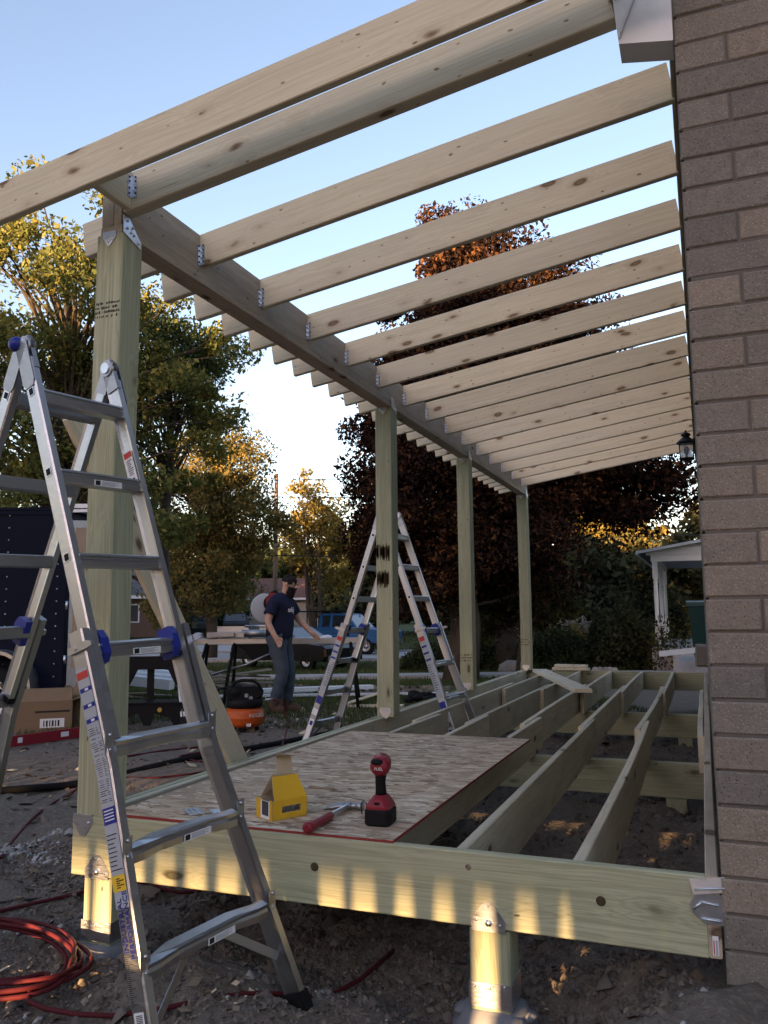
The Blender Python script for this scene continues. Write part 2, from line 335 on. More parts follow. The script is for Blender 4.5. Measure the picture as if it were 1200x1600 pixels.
def soilgrass():
    t = NT('soil_and_lawn'); o = t.pos(); n = t.noise(o, 7, 6, .7); n2 = t.noise(o, 38, 5, .7); n3 = t.noise(o, .55, 4, .6)
    d = t.mix(n, (.080, .066, .053), (.205, .172, .138)); d = t.mix(t.ramp(n2, (.5, 0), (.72, .6)), d, (.30, .265, .225))
    d = t.mix(t.ramp(t.vor(o, 42), (.10, 1), (.2, 0)), d, t.ramp(t.vor(o, 42, 'Color'), (.5, (.10, .07, .05)), (.75, (.20, .16, .12)), (.9, (.04, .03, .025))))
    g = t.mix(t.noise(o, 22, 4, .7), (.05, .068, .030), (.095, .12, .052)); g = t.mix(t.ramp(n3, (.4, 0), (.7, .7)), g, (.075, .07, .04))
    # lawn begins a few metres off the deck, ragged edge
    q = t.n('VectorMath', operation='DOT_PRODUCT'); t.l(o, q.inputs[0]); q.inputs[1].default_value = (-math.sin(YAW), math.cos(YAW), 0)
    s = t.math('ADD', q.outputs['Value'], t.math('MULTIPLY', t.noise(o, .8, 4, .65), 3.0))
    f = t.ramp(t.math('DIVIDE', s, 20.0), (.42, 0), (.52, 1)); xyz = t.n('SeparateXYZ'); t.l(o, xyz.inputs[0])
    und = t.math('MULTIPLY', t.math('GREATER_THAN', xyz.outputs[0], -.15), t.math('LESS_THAN', xyz.outputs[1], 14.0)); f = t.math('MULTIPLY', f, t.math('SUBTRACT', 1.0, und))
    t.bump(t.math('ADD', n, n2), .8, .02); return t.fin(t.mix(f, d, g), .95, 0, .1)
M['ground'] = soilgrass()
def barkm():
    t = NT('tree_bark'); o = t.obj(); n = t.noise(t.map(o, (9, 9, 2)), 2, 5, .65)
    t.bump(n, .8, .03); return t.fin(t.mix(n, (.030, .024, .019), (.105, .085, .068)), .95, 0, .1)
M['bark'] = barkm()
def leafm(name, *cols, trans=.35):
    t = NT(name); r = t.isl(); o = t.pos(); n = t.noise(o, .45, 3, .6)
    f = t.math('ADD', t.math('MULTIPLY', r, .65), t.math('MULTIPLY', t.math('SUBTRACT', n, .3), .9))
    k = len(cols); c = t.ramp(f, *[(i/max(1, k-1), q) for i, q in enumerate(cols)])
    df = t.n('BsdfDiffuse'); t.l(c, df.inputs[0]); tr = t.n('BsdfTranslucent'); t.l(c, tr.inputs[0])
    mx = t.n('MixShader'); mx.inputs[0].default_value = trans; t.l(df.outputs[0], mx.inputs[1]); t.l(tr.outputs[0], mx.inputs[2]); t.l(mx.outputs[0], t.out.inputs[0])
    return t.m
# ---------------------------------------------------------------- ground
def fbm(X, Y, sc, seed, octv=4):
    r = np.random.default_rng(seed); out = np.zeros_like(X); amp = 1.
    T = r.random((64, 64))
    for k in range(octv):
        x = X*sc*2**k+17.3*k; y = Y*sc*2**k+5.1*k; xi = np.floor(x).astype(int); yi = np.floor(y).astype(int); fx = x-xi; fy = y-yi
        fx = fx*fx*(3-2*fx); fy = fy*fy*(3-2*fy); g = lambda a, b: T[a % 64, b % 64]
        out += amp*((g(xi, yi)*(1-fx)+g(xi+1, yi)*fx)*(1-fy)+(g(xi, yi+1)*(1-fx)+g(xi+1, yi+1)*fx)*fy-.5); amp *= .5
    return out
def gz(X, Y):
    X = np.asarray(X, float); Y = np.asarray(Y, float)
    s = (X-CAM.x)*(-math.sin(YAW))+(Y-CAM.y)*math.cos(YAW)
    z = np.interp(s, [0, 11, 28, 45, 62, 95, 400], [-.5, -.5, -1.0, -1.15, -.7, -.5, -.5])
    near = np.clip((9-s)/4, 0, 1); bump = lambda x, y, rx, ry, h: h*np.exp(-((X-x)/rx)**2-((Y-y)/ry)**2)
    z = z+near*(.10*fbm(X, Y, 1.3, 3)+.05*fbm(X, Y, 5.5, 5)+.022*fbm(X, Y, 19, 9, 2))+(1-near)*.05*fbm(X, Y, .35, 4, 3)
    z = z+near*(bump(2.45, -.25, .42, .45, .20)+bump(2.3, .3, .5, .3, .07)+bump(1.78, .02, .30, .20, -.26)+bump(.9, .25, 1.0, .3, -.12)+bump(1.0, -.4, .7, .5, .05)+bump(.1, .1, .2, .2, -.04))
    z = z+16*np.exp(-((Y+190)/45)**2)  # ridge added behind the viewer to block the low horizon glow
    under = np.clip((X-.1)/.2, 0, 1)*np.clip((2.45-X)/.2, 0, 1)*np.clip((Y-.3)/.3, 0, 1)*np.clip((8.8-Y)/.3, 0, 1)
    return z+under*(-.06+.10*fbm(X, Y, 3.0, 21))
def grid1(segs): return np.unique(np.concatenate([np.arange(a, b, st) for a, b, st in segs]).round(4))
gx = grid1([(-400, -160, 40), (-160, -40, 8), (-40, -14, 1.3), (-14, -4, .35), (-4, -1.2, .12), (-1.2, 3.3, .033), (3.3, 12, .9), (12, 90, 6), (90, 400, 40)])
gy = grid1([(-300, -60, 15), (-60, -6, 6), (-6, -2.6, .5), (-2.6, -1.2, .1), (-1.2, 2.2, .033), (2.2, 9, .12), (9, 22, .5), (22, 60, 2), (60, 200, 9)])
GX, GY = np.meshgrid(gx, gy); GZ = gz(GX, GY); nx = len(gx)
ii = np.arange(len(gy)-1)[:, None]*nx+np.arange(nx-1)[None]; ii = ii.ravel()
npmesh('ground', np.stack([GX, GY, GZ], -1).reshape(-1, 3), np.stack([ii, ii+1, ii+nx+1, ii+nx], 1), M['ground'], kind='structure', smooth=True)
def G0(x, y): return float(gz(np.array([x]), np.array([y]))[0])
def strip(name, pts, w, thick, mat, joint=None, seg=24):
    """pavement strip following the ground between two (s,l) points, cut into slabs"""
    (s0, l0), (s1, l1) = pts; L = math.hypot(s1-s0, l1-l0); n = max(1, int(L/(joint or L/seg))); m = MB(); ux = (s1-s0)/L; uy = (l1-l0)/L
    for i in range(n):
        a = i*L/n+.006; b = (i+1)*L/n-.006; q = []
        for t, e in ((a, -w/2), (a, w/2), (b, w/2), (b, -w/2)):
            p = Wd(s0+ux*t-uy*e, l0+uy*t+ux*e); q.append(p+Vector((0, 0, thick+.03)))
        lo = [p-Vector((0, 0, thick+.12)) for p in q]
        m.add(q+lo, [(0, 3, 2, 1), (0, 1, 5, 4), (1, 2, 6, 5), (2, 3, 7, 6), (3, 0, 4, 7)])
    return m.build(name, mat, kind='structure')
strip('sidewalk', ((20.0, -16), (22.4, 16)), 1.5, .03, M['concrete'], 1.5)
strip('street', ((36.5, -60), (36.5, 60)), 8.5, .01, M['street'], 5)
strip('kerb', ((32.1, -60), (32.1, 60)), .16, .11, M['concrete'], 3)
strip('kerb', ((40.9, -60), (40.9, 60)), .16, .11, M['concrete'], 3)
strip('driveway', ((21.3, -11.5), (32, -9.0)), 3.4, .02, M['street'], 3)
strip('driveway', ((41, -9), (66, -12)), 5, .02, M['street'], 4)
# ---------------------------------------------------------------- loose soil, litter, grass
def chips(name, n, region, size, mat, flat=.35, zoff=.0, dens=None, kind='stuff'):
    x0, x1, y0, y1 = region; X = rng.uniform(x0, x1, n*2); Y = rng.uniform(y0, y1, n*2)
    keep = (fbm(X, Y, 2.0, 31) > -.25) if dens is None else dens(X, Y); X = X[keep][:n]; Y = Y[keep][:n]; n = len(X)
    Z = gz(X, Y)+zoff; a = rng.uniform(0, 6.28, n); sz = size*rng.lognormal(0, .45, n); el = rng.uniform(.3, 1, n); ti = rng.normal(0, .35, (n, 2))
    P = np.stack([X, Y, Z], 1); ca, sa = np.cos(a), np.sin(a)
    ux = np.stack([ca, sa, ti[:, 0]], 1)*sz[:, None]; uy = np.stack([-sa, ca, ti[:, 1]], 1)*(sz*el)[:, None]; uz = np.array([0, 0, 1.])*(sz*flat)[:, None]
    V = np.stack([P-ux, P-uy, P+ux, P+uy, P+uz+ux*.2, P+uz-ux*.3], 1).reshape(-1, 3); b = np.arange(n)[:, None]*6
    F = np.concatenate([b+np.array([[0, 1, 5]]), b+np.array([[1, 4, 5]]), b+np.array([[1, 2, 4]]), b+np.array([[2, 3, 4]]), b+np.array([[3, 5, 4]]), b+np.array([[3, 0, 5]])])
    return npmesh(name, V, F, mat, kind=kind)
M['clod'] = leafm('soil_clods', (.065, .053, .044), (.13, .108, .092), (.20, .17, .145), trans=0)
M['litter'] = leafm('leaf_litter', (.07, .050, .036), (.14, .105, .075), (.21, .17, .125), (.32, .27, .21), trans=.1)
M['palestone'] = leafm('pale_gravel', (.16, .15, .14), (.30, .29, .27), (.42, .41, .39), trans=0)
tag(chips('soil_clods', 16000, (-1.3, 2.5, -1.3, 1.2), .0075, M['clod'], .9), kind='stuff')
tag(chips('soil_clods', 420, (-1.3, 2.45, -1.2, .6), .017, M['clod'], .9), kind='stuff')
tag(chips('soil_clods', 8000, (.1, 2.42, .2, 8.6), .014, M['clod'], .7), kind='stuff')
tag(chips('leaf_litter', 7000, (-1.2, 2.45, -1.3, 1.1), .010, M['litter'], .15, .004), kind='stuff')
tag(chips('leaf_litter', 2600, (-5, 0, .5, 9), .022, M['litter'], .15, .006), kind='stuff')
tag(chips('mulch', 5200, (-6.5, -2.2, 9.2, 14.5), .035, M['litter'], .3, .004, lambda X, Y: (lambda s: (s > 14.6) & (s < 17.2))((X-CAM.x)*(-math.sin(YAW))+(Y-CAM.y)*math.cos(YAW)+.8*fbm(X, Y, 1.2, 8))), kind='stuff')
tag(chips('pale_gravel', 800, (-1.9, -.75, .6, 1.4), .012, M['palestone'], .6, .004, lambda X, Y: fbm(X, Y, 3.2, 77) > -.05), kind='stuff')
tag(chips('pale_gravel', 260, (-1.0, -.2, .1, .55), .010, M['palestone'], .6, .004, lambda X, Y: fbm(X, Y, 3.2, 70) > .1), kind='stuff')
tag(chips('pale_gravel', 120, (.3, 2.4, -1.2, .0), .010, M['palestone'], .6, .004, lambda X, Y: fbm(X, Y, 3.2, 71) > .0), kind='stuff')
M['shaving'] = leafm('pale_wood_chips', (.36, .28, .18), (.50, .40, .27), (.60, .52, .38), trans=0)
tag(chips('wood_chips', 170, (-1.0, 2.3, -1.2, .25), .010, M['shaving'], .12, .008), kind='stuff')
tag(chips('wood_chips', 160, (-4.5, -.3, 2.5, 8), .03, M['shaving'], .1, .01), kind='stuff')
M['grass'] = leafm('grass_blades', (.032, .046, .018), (.058, .08, .028), (.085, .105, .042), (.14, .135, .065), trans=.25)
def blades(n, s0, s1, l0, l1, h, dens, seed):
    s = rng.uniform(s0, s1, n); l = rng.uniform(l0, l1, n); X = CAM.x-math.sin(YAW)*s+math.cos(YAW)*l; Y = CAM.y+math.cos(YAW)*s+math.sin(YAW)*l
    k = dens(s, l, fbm(X, Y, .9, seed)); X = X[k]; Y = Y[k]; n = len(X); Z = gz(X, Y)-.005; a = rng.uniform(0, 6.28, n); hh = h*rng.lognormal(0, .3, n); w = hh*.13
    d = np.stack([np.cos(a), np.sin(a), a*0], 1); ln = rng.normal(0, .35, (n, 2)); P = np.stack([X, Y, Z], 1)
    T = P+np.stack([ln[:, 0]*hh, ln[:, 1]*hh, hh], 1); V = np.stack([P-d*w[:, None], P+d*w[:, None], T], 1).reshape(-1, 3)
    return V
lv = lambda s, l, f: (s > 9.8+2.2*f) & ~((s > 14.4) & (s < 17.2) & (l > -3) & (f < .25)) & (np.abs(s-20.0-.075*(l+16)) > .78) & (s < 32) & ~((np.abs(l+10.2) < 1.9) & (s > 21))
V = np.concatenate([blades(120000, 9, 20, -11, 3.5, .05, lv, 8), blades(60000, 20, 32, -18, 7, .07, lv, 8), blades(20000, 41, 66, -28, 4, .13, lambda s, l, f: ~((np.abs(l+10.5) < 2.9)), 8)])
npmesh('grass', V, np.arange(len(V)).reshape(-1, 3), M['grass'], kind='stuff')
# ---------------------------------------------------------------- the brick house
HX = 2.447; CH = .104; Z0 = .11-.104*8
house = thing('brick_house', 'brown aggregate brick house corner standing at the right end of the deck', 'house', (HX, 0, -.75))
rows = range(0, 46)
m = MB(); m.box((HX+.010+4, 4.6, (Z0+3.97)/2), (8.0, 9.208, 3.97-Z0)); m.build('wall', M['mortar'], house)
def chbrick(dx, dy, dz):
    b = MB(); c = .005; x, y, z = dx/2, dy/2, dz/2
    vs = [(-x+c, -y, -z+c), (x-c, -y, -z+c), (x-c, -y, z-c), (-x+c, -y, z-c), (-x, -y+c, -z), (x, -y+c, -z), (x, -y+c, z), (-x, -y+c, z), (-x, y, -z), (x, y, -z), (x, y, z), (-x, y, z)]
    b.add(vs, [(0, 1, 2, 3), (0, 4, 5, 1), (1, 5, 6, 2), (2, 6, 7, 3), (3, 7, 4, 0), (4, 8, 9, 5), (5, 9, 10, 6), (6, 10, 11, 7), (7, 11, 8, 4), (8, 11, 10, 9)]); return b
bl = .312; bh = CH-.008
def brick_mesh(L):
    o = chbrick(L, .09, bh).build('brick', M['brick']); me = o.data; bpy.data.objects.remove(o); return me
bm_full, bm_half = brick_mesh(bl), brick_mesh(bl/2-.0)
for k in rows:
    z = Z0+CH*k+CH/2; even = (k % 2 == 0); x = HX; L0 = bl/2 if even else bl; j = 0
    while x < HX+1.25:
        L = L0 if j == 0 else bl
        o = bpy.data.objects.new('brick', bm_half if L < bl-.01 else bm_full); COL.objects.link(o); o.parent = house
        o.location = Vector((x+L/2, .035+rng.normal(0, .0012), z+rng.normal(0, .0008)))-Vector((HX, 0, -.75)); o.rotation_euler = (0, rng.normal(0, .002), rng.normal(0, .002))
        x += L+.008; j += 1
m = MB()
for k in rows:
    z = Z0+CH*k+CH/2; x = HX+1.25+(.16 if k % 2 else 0)
    while x < HX+8: m.box((x+bl/2, .036, z), (bl, .09, bh)); x += bl+.01
    y = .085+(.0 if k % 2 else .16)
    while y < 9.1: m.box((HX+.045, y+bl/2, z), (.09, bl, bh)); y += bl+.01
m.build('brickwork', M['brick'], house, kind='stuff')
m = MB(); m.prism([(.0, 4.05), (4.0, 6.0), (8.4, 3.92), (8.4, 3.80), (.0, 3.98)], (HX, -.02, 0), (1, 0, 0), (0, 0, 1), (0, 9.3, 0)); m.build('roof', M['greyshingle'], house)
# boxed metal return of the old gutter board at the corner
m = MB()
m.prism([(2.266, 2.765), (2.443, 2.730), (2.443, 3.12), (2.250, 3.12), (2.250, 2.955)], (0, -.012, 0), (1, 0, 0), (0, 0, 1), (0, .11, 0))
ret = m.build('eave_return', M['whitedirty'], house)
m = MB(); m.board((2.270, -.0165, 2.780), (2.400, -.0165, 3.10), .004, .006, (0, 0, 1), .001); m.box((2.276, -.0165, 2.80), (.006, .006, .006)); m.box((2.283, -.0165, 2.96), (.006, .006, .006)); m.build('seam', M['labelgrey'], ret)
m = MB(); m.prism([(2.225, 3.12), (2.262, 3.12), (2.262, 2.955), (2.236, 2.94)], (0, -.05, 0), (1, 0, 0), (0, 0, 1), (0, .19, 0)); m.prism([(2.262, 2.955), (2.31, 3.12), (2.33, 3.12), (2.275, 2.945)], (0, -.03, 0), (1, 0, 0), (0, 0, 1), (0, .02, 0)); m.build('flashing', M['whitedirty'], ret)
# ---------------------------------------------------------------- deck frame
H = .235; DL = 8.86; DW = 2.4
deck = thing('deck_frame', 'unfinished greenish treated lumber deck frame along the brick house', 'deck', (0, 0, -.5))
m = MB(); m.board((0, .019, -H/2), (DW, .019, -H/2), .038, H, bow=(0, 0, .004)); rim = m.build('rim_board', M['treated'], deck)
rim['label'] = 'wide front rim board with knots'
# deep knots standing out on the front board
for x, z in ((.86, -.125), (1.09, -.10), (2.09, -.105), (1.66, -.045)):
    m = MB(); r = .0125 if x != 1.66 else .008
    m.lathe([(r*1.25, 0), (r, .0025), (r*.5, .0012), (.0005, .003)], 12, (x, 0, z), Matrix.Rotation(math.pi/2, 3, 'X')); m.build('knot', M['brownwood'] if x == 1.66 else M['stamp'], rim)
for nm, x, m_ in (('side_rim', .019, 'treated'), ('side_rim', .0575, 'joist')):
    for a, b in ((.04, 3.1), (3.104, 6.2), (6.204, DL)):
        m = MB(); m.board((x, a, -H/2+rng.normal(0, .002)), (x, b, -H/2+rng.normal(0, .002)), .037, H, bow=(rng.normal(0, .003), 0, .002)); m.build(nm, M[m_], deck)
m = MB(); m.board((.04, DL+.02, -H/2), (DW, DL+.02, -H/2), .038, H); m.build('rim_board', M['treated'], deck)
for a, b in ((0, 3.6), (3.606, DL)):
    m = MB(); m.board((DW+.020, a, -H/2+.004), (DW+.020, b, -H/2+.004), .038, H, bow=(-.003, 0, 0)); led = m.build('ledger_board', M['darkwood'], deck)
for i, (a, b) in enumerate(((3.02, 5.0), (5.004, 6.34))):
    m = MB(); m.board((2.378, a, -H/2), (2.378, b, -H/2), .038, H, bow=(-.004, 0, 0)); m.build('ledger_sister', M['joist'], deck)
for jx, bw in ((2.015, .012), (1.625, -.004), (1.22, .004), (.815, -.003), (.41, .003)):
    for a, b, dx in ((.042, 3.68, 0), (3.2, 6.62, -.042), (5.92, DL, 0)):
        m = MB(); m.board((jx+dx+rng.normal(0, .006), a, -H/2+rng.normal(0, .002)), (jx+dx+rng.normal(0, .008), b, -H/2+rng.normal(0, .003)), .038, H, bow=(bw+rng.normal(0, .008), 0, .004))
        m.build('joist', M['joist'], deck)
for y in (3.36, 6.22):
    for d in (0, .04):
        m = MB(); m.board((.08, y+d, -H-.002-.115), (2.4, y+d, -H-.002-.115), .038, .23); m.build('crossbeam', M['treated'], deck)
def peg(x, y, lab=None):
    m = MB(); m.board((x, y, -.62), (x, y, -.237), .135, .135, (0, 1, 0), .006); p = m.build('support_post', M['treated'], deck)
    m = MB(); R = .139
    m.box((x, y-.0700, -.440), (R, .004, .075)); m.box((x, y+.0700, -.440), (R, .004, .075)); m.box((x-.0700, y, -.440), (.004, R, .075)); m.box((x+.0700, y, -.440), (.004, R, .075))
    for dx in (-.05, .0, .05): m.sph((x+dx, y-.0725, -.415+.008*(dx > 0)), .005, 6, 4)
    m.build('post_base', M['galv'], p)
    m = MB(); q = y-.006 if y < .2 else y-.07; o = (x, -.0035 if y < .2 else y-.075, -.237)
    m.prism([(-.056, -.004), (.056, -.004), (.060, .028), (.022, .078), (.008, .088), (-.008, .088), (-.022, .078), (-.060, .028)], o, (1, 0, 0), (0, 0, 1), (0, .003, 0))
    for dx, dz in ((-.04, .03), (.04, .02), (0, .075)): m.sph((x+dx, o[1]-.001, -.237+dz), .004, 6, 4)
    m.lathe([(.012, 0), (.011, .006), (.0005, .008)], 6, (x+.002, o[1]-.001, -.213), Matrix.Rotation(math.pi/2, 3, 'X')); m.build('post_plate', M['galv'], p)
    m = MB(); m.lathe([(.16, -.95), (.15, -.56), (.12, -.515), (.1, -.49), (.0005, -.485)], 10, (x, y, 0))
    for _ in range(5):
        a = random.random()*6.3; m.sph((x+.10*math.cos(a), y+.10*math.sin(a), -.535+.02*random.random()), .035, 9, 7, (1.2, 1.2, .6), 0, .5)
    m.build('pier', M['pier'], p)
peg(1.725, .072); peg(.128, .072)
for x, y in ((.128, 3.38), (1.2, 3.38), (2.2, 3.38), (.128, 6.24), (1.2, 6.24), (2.2, 6.24)):
    m = MB(); m.board((x, y, -.9), (x, y, -.469), .135, .135, (0, 1, 0), .006); m.build('support_post', M['treated'], deck)
# bent steel anchor where the rim meets the ledger
m = MB(); x = 2.405
m.prism([(-.05, -.02), (-.03, .012), (.055, .012), (.055, -.075), (-.01, -.075), (-.045, -.045)], (x-.0, -.004, -.06), (1, 0, 0), (0, 0, 1), (0, .003, 0))
m.prism([(-.05, .05), (.055, .065), (.055, .022), (-.04, .008)], (x, -.010, -.06), (1, 0, 0), (0, .15, 1), (0, .003, 0))
for a, b in (((-.04, -.035), (-.018, -.012)), ((-.018, -.012), (.03, -.018)), ((-.02, -.06), (.035, -.062)), ((-.035, .024), (.05, .036))):
    m.tube([(x+a[0], -.0065-.006*(a[1] > 0), -.06+a[1]), (x+b[0], -.0065-.006*(b[1] > 0), -.06+b[1])], .0035, 6)
m.build('anchor_bracket', M['galv'], deck)
m = MB(); m.box((2.421, -.0005, -.195), (.017, .001, .055)); st = m.build('price_sticker', M['label'], led)
m = MB(); m.box((2.4165, -.0013, -.2), (.003, .0006, .040), mi=0); m.box((2.424, -.0013, -.2), (.006, .0006, .042), mi=1); m.build('print', [M['labelred'], M['labelgrey']], deck)
# ---------------------------------------------------------------- porch roof frame
roof = thing('porch_roof_frame', 'open porch roof frame of pale spruce rafters on four green posts', 'porch frame', (0, 0, 0))
HT = 2.470; PW = .14; RS = .1513
zb = lambda x: 2.557+(x-.14)*RS
posts = []
for i, y in enumerate((0, 3.323, 5.697, 8.78)):
    m = MB(); m.board((.012+PW/2, y+PW/2, .001), (.012+PW/2, y+PW/2, HT), PW, PW, (0, -1, 0), .006, bow=(.003*(i-1), 0, 0))
    p = m.build('post', M['treated'], roof); posts.append(p)
    m = MB(); m.prism([(-.035, .012), (.035, .012), (.038, -.015), (.004, -.055), (-.006, -.055), (-.036, -.015)], (.082, y-.004, HT), (1, 0, 0), (0, 0, 1), (0, .003, 0))
    for dx, dz in ((-.02, -.01), (.02, -.008), (0, -.035)): m.sph((.082+dx, y-.004, HT+dz), .005, 6, 4)
    m.prism([(-.0, .078), (.035, .078), (.095, .02), (.12, .0), (.12, -.035), (.0, .0)], (.154, y+.0, HT), (0, 1, 0), (0, 0, 1), (.003, 0, 0))
    for dy, dz in ((.025, .06), (.025, .025), (.06, .04), (.07, .01), (.1, -.015), (.05, .015)): m.sph((.158, y+dy, HT+dz), .0065, 6, 4)
    m.build('cap_plate', M['galv'], p)
    m = MB(); m.prism([(-.045, .0), (.045, .0), (.05, -.03), (.012, -.085), (-.012, -.085), (-.05, -.03)], (.082-.03*(i == 0), y-.0035 if i == 0 else y-.003, .002 if i == 0 else .07), (1, 0, 0), (0, 0, 1), (0, .003, 0))
    m.sph((.082, y-.004, -.03 if i == 0 else .04), .006, 6, 4); m.build('base_plate', M['galv'], p)
def ink(p, y, z0, rowsn, dz, n, mat, hmax=.012, jit=.3, x0=.018, x1=.146):
    m = MB()
    for r in range(rowsn):
        x = x0
        while x < x1:
            w = rng.uniform(.002, .008); h = hmax*rng.uniform(.5, 1)
            if rng.random() > jit: m.box((x+w/2, y-.0006, z0-r*dz+rng.normal(0, .0008)), (w*.8, .001, h))
            x += w+rng.uniform(.0005, .003)
    m.build('ink_stamp', mat, p)
ink(posts[0], 0, 2.155, 4, .020, 0, M['ink'], .013, .25)
m = MB()
for z0, h in ((1.27, .125), (1.06, .13)):
    for _ in range(70):
        x = rng.uniform(.016, .128); hh = h*rng.uniform(.35, 1.0); m.box((x, 3.323-.0006, z0+rng.uniform(0, .03)), (rng.uniform(.002, .006), .001, hh))
m.build('ink_stamp', M['stamp'], posts[1])
ink(posts[2], 5.697, .36, 3, .03, 0, M['stamp'], .020, .3); ink(posts[3], 8.78, .42, 3, .035, 0, M['stamp'], .024, .3)
m = MB(); m.board((.068, 0.0, 2.618), (.068, 8.96, 2.618), .059, .22, bow=(0, 0, .004)); m.build('beam', M['darkwood'], roof)
m = MB(); m.board((.118, 0.004, 2.618), (.118, 8.96, 2.618), .040, .222, bow=(0, 0, .003)); m.build('beam', M['darkwood'], roof)
m = MB(); m.board((.091, 0.0, 2.4885), (.091, 8.96, 2.4885), .112, .036); m.build('beam_plate', M['darkwood'], roof)
rafs = []
def rafter(y, x0, x1, t=.038, bow=None):
    m = MB(); dz = .0875; m.board((x0, y+t/2, zb(x0)+dz), (x1, y+t/2, zb(x1)+dz), t, .175, bow=bow or (0, rng.normal(0, .004), rng.normal(0, .004)), cut=(-RS*0+.0, .0)); r = m.build('rafter', M['spruce'], roof); rafs.append(r); return r
rafter(-.25, -.62, 2.42).__setitem__('label', 'outermost rafter hung forward of the posts')
rafter(0.0, .141, 2.243, .066)
for k in range(1, 15): rafter(.61*k, .141, 2.4255)
for k, r in enumerate(rafs[2:]):
    y = .61*(k+1); m = MB(); z = zb(.14)
    m.box((.1405, y-.011, z+.060), (.003, .022, .105)); m.box((.153, y-.0015, z+.060), (.026, .003, .105))
    for dz in (.02, .05, .08, .105):
        m.box((.144, y-.014, z+dz), (.005, .007, .007), mi=1); m.box((.160, y-.005, z+dz+.006), (.007, .005, .007), mi=1)
    m.build('hanger', [M['galv'], M['nail']], r)
for k in range(29):
    y = .20+.305*k; m = MB(); e = -.235+rng.normal(0, .004)
    m.board((.037, y+.019, zb(.037)+.0875), (e, y+.019, zb(e)+.0875), .038, .175); m.build('rafter_tail', M['spruce'], roof)
m = MB(); m.board((.175, -.213, 2.652), (.175, -.001, 2.652), .036, .172); lk = m.build('lookout', M['spruce'], roof)
m = MB(); m.box((.1945, -.014, 2.665), (.003, .028, .10)); m.box((.209, -.0015, 2.665), (.030, .003, .10))
for dz in (-.035, -.01, .02, .04): m.box((.197, -.02, 2.665+dz), (.005, .007, .007), mi=1); m.box((.216, -.004, 2.668+dz), (.007, .005, .007), mi=1)
m.build('hanger', [M['galv'], M['nail']], lk)
m = MB(); m.board((2.436, .25, 2.998), (2.436, 8.95, 2.998), .020, .175); m.build('ledger_board', M['darkwood'], roof)
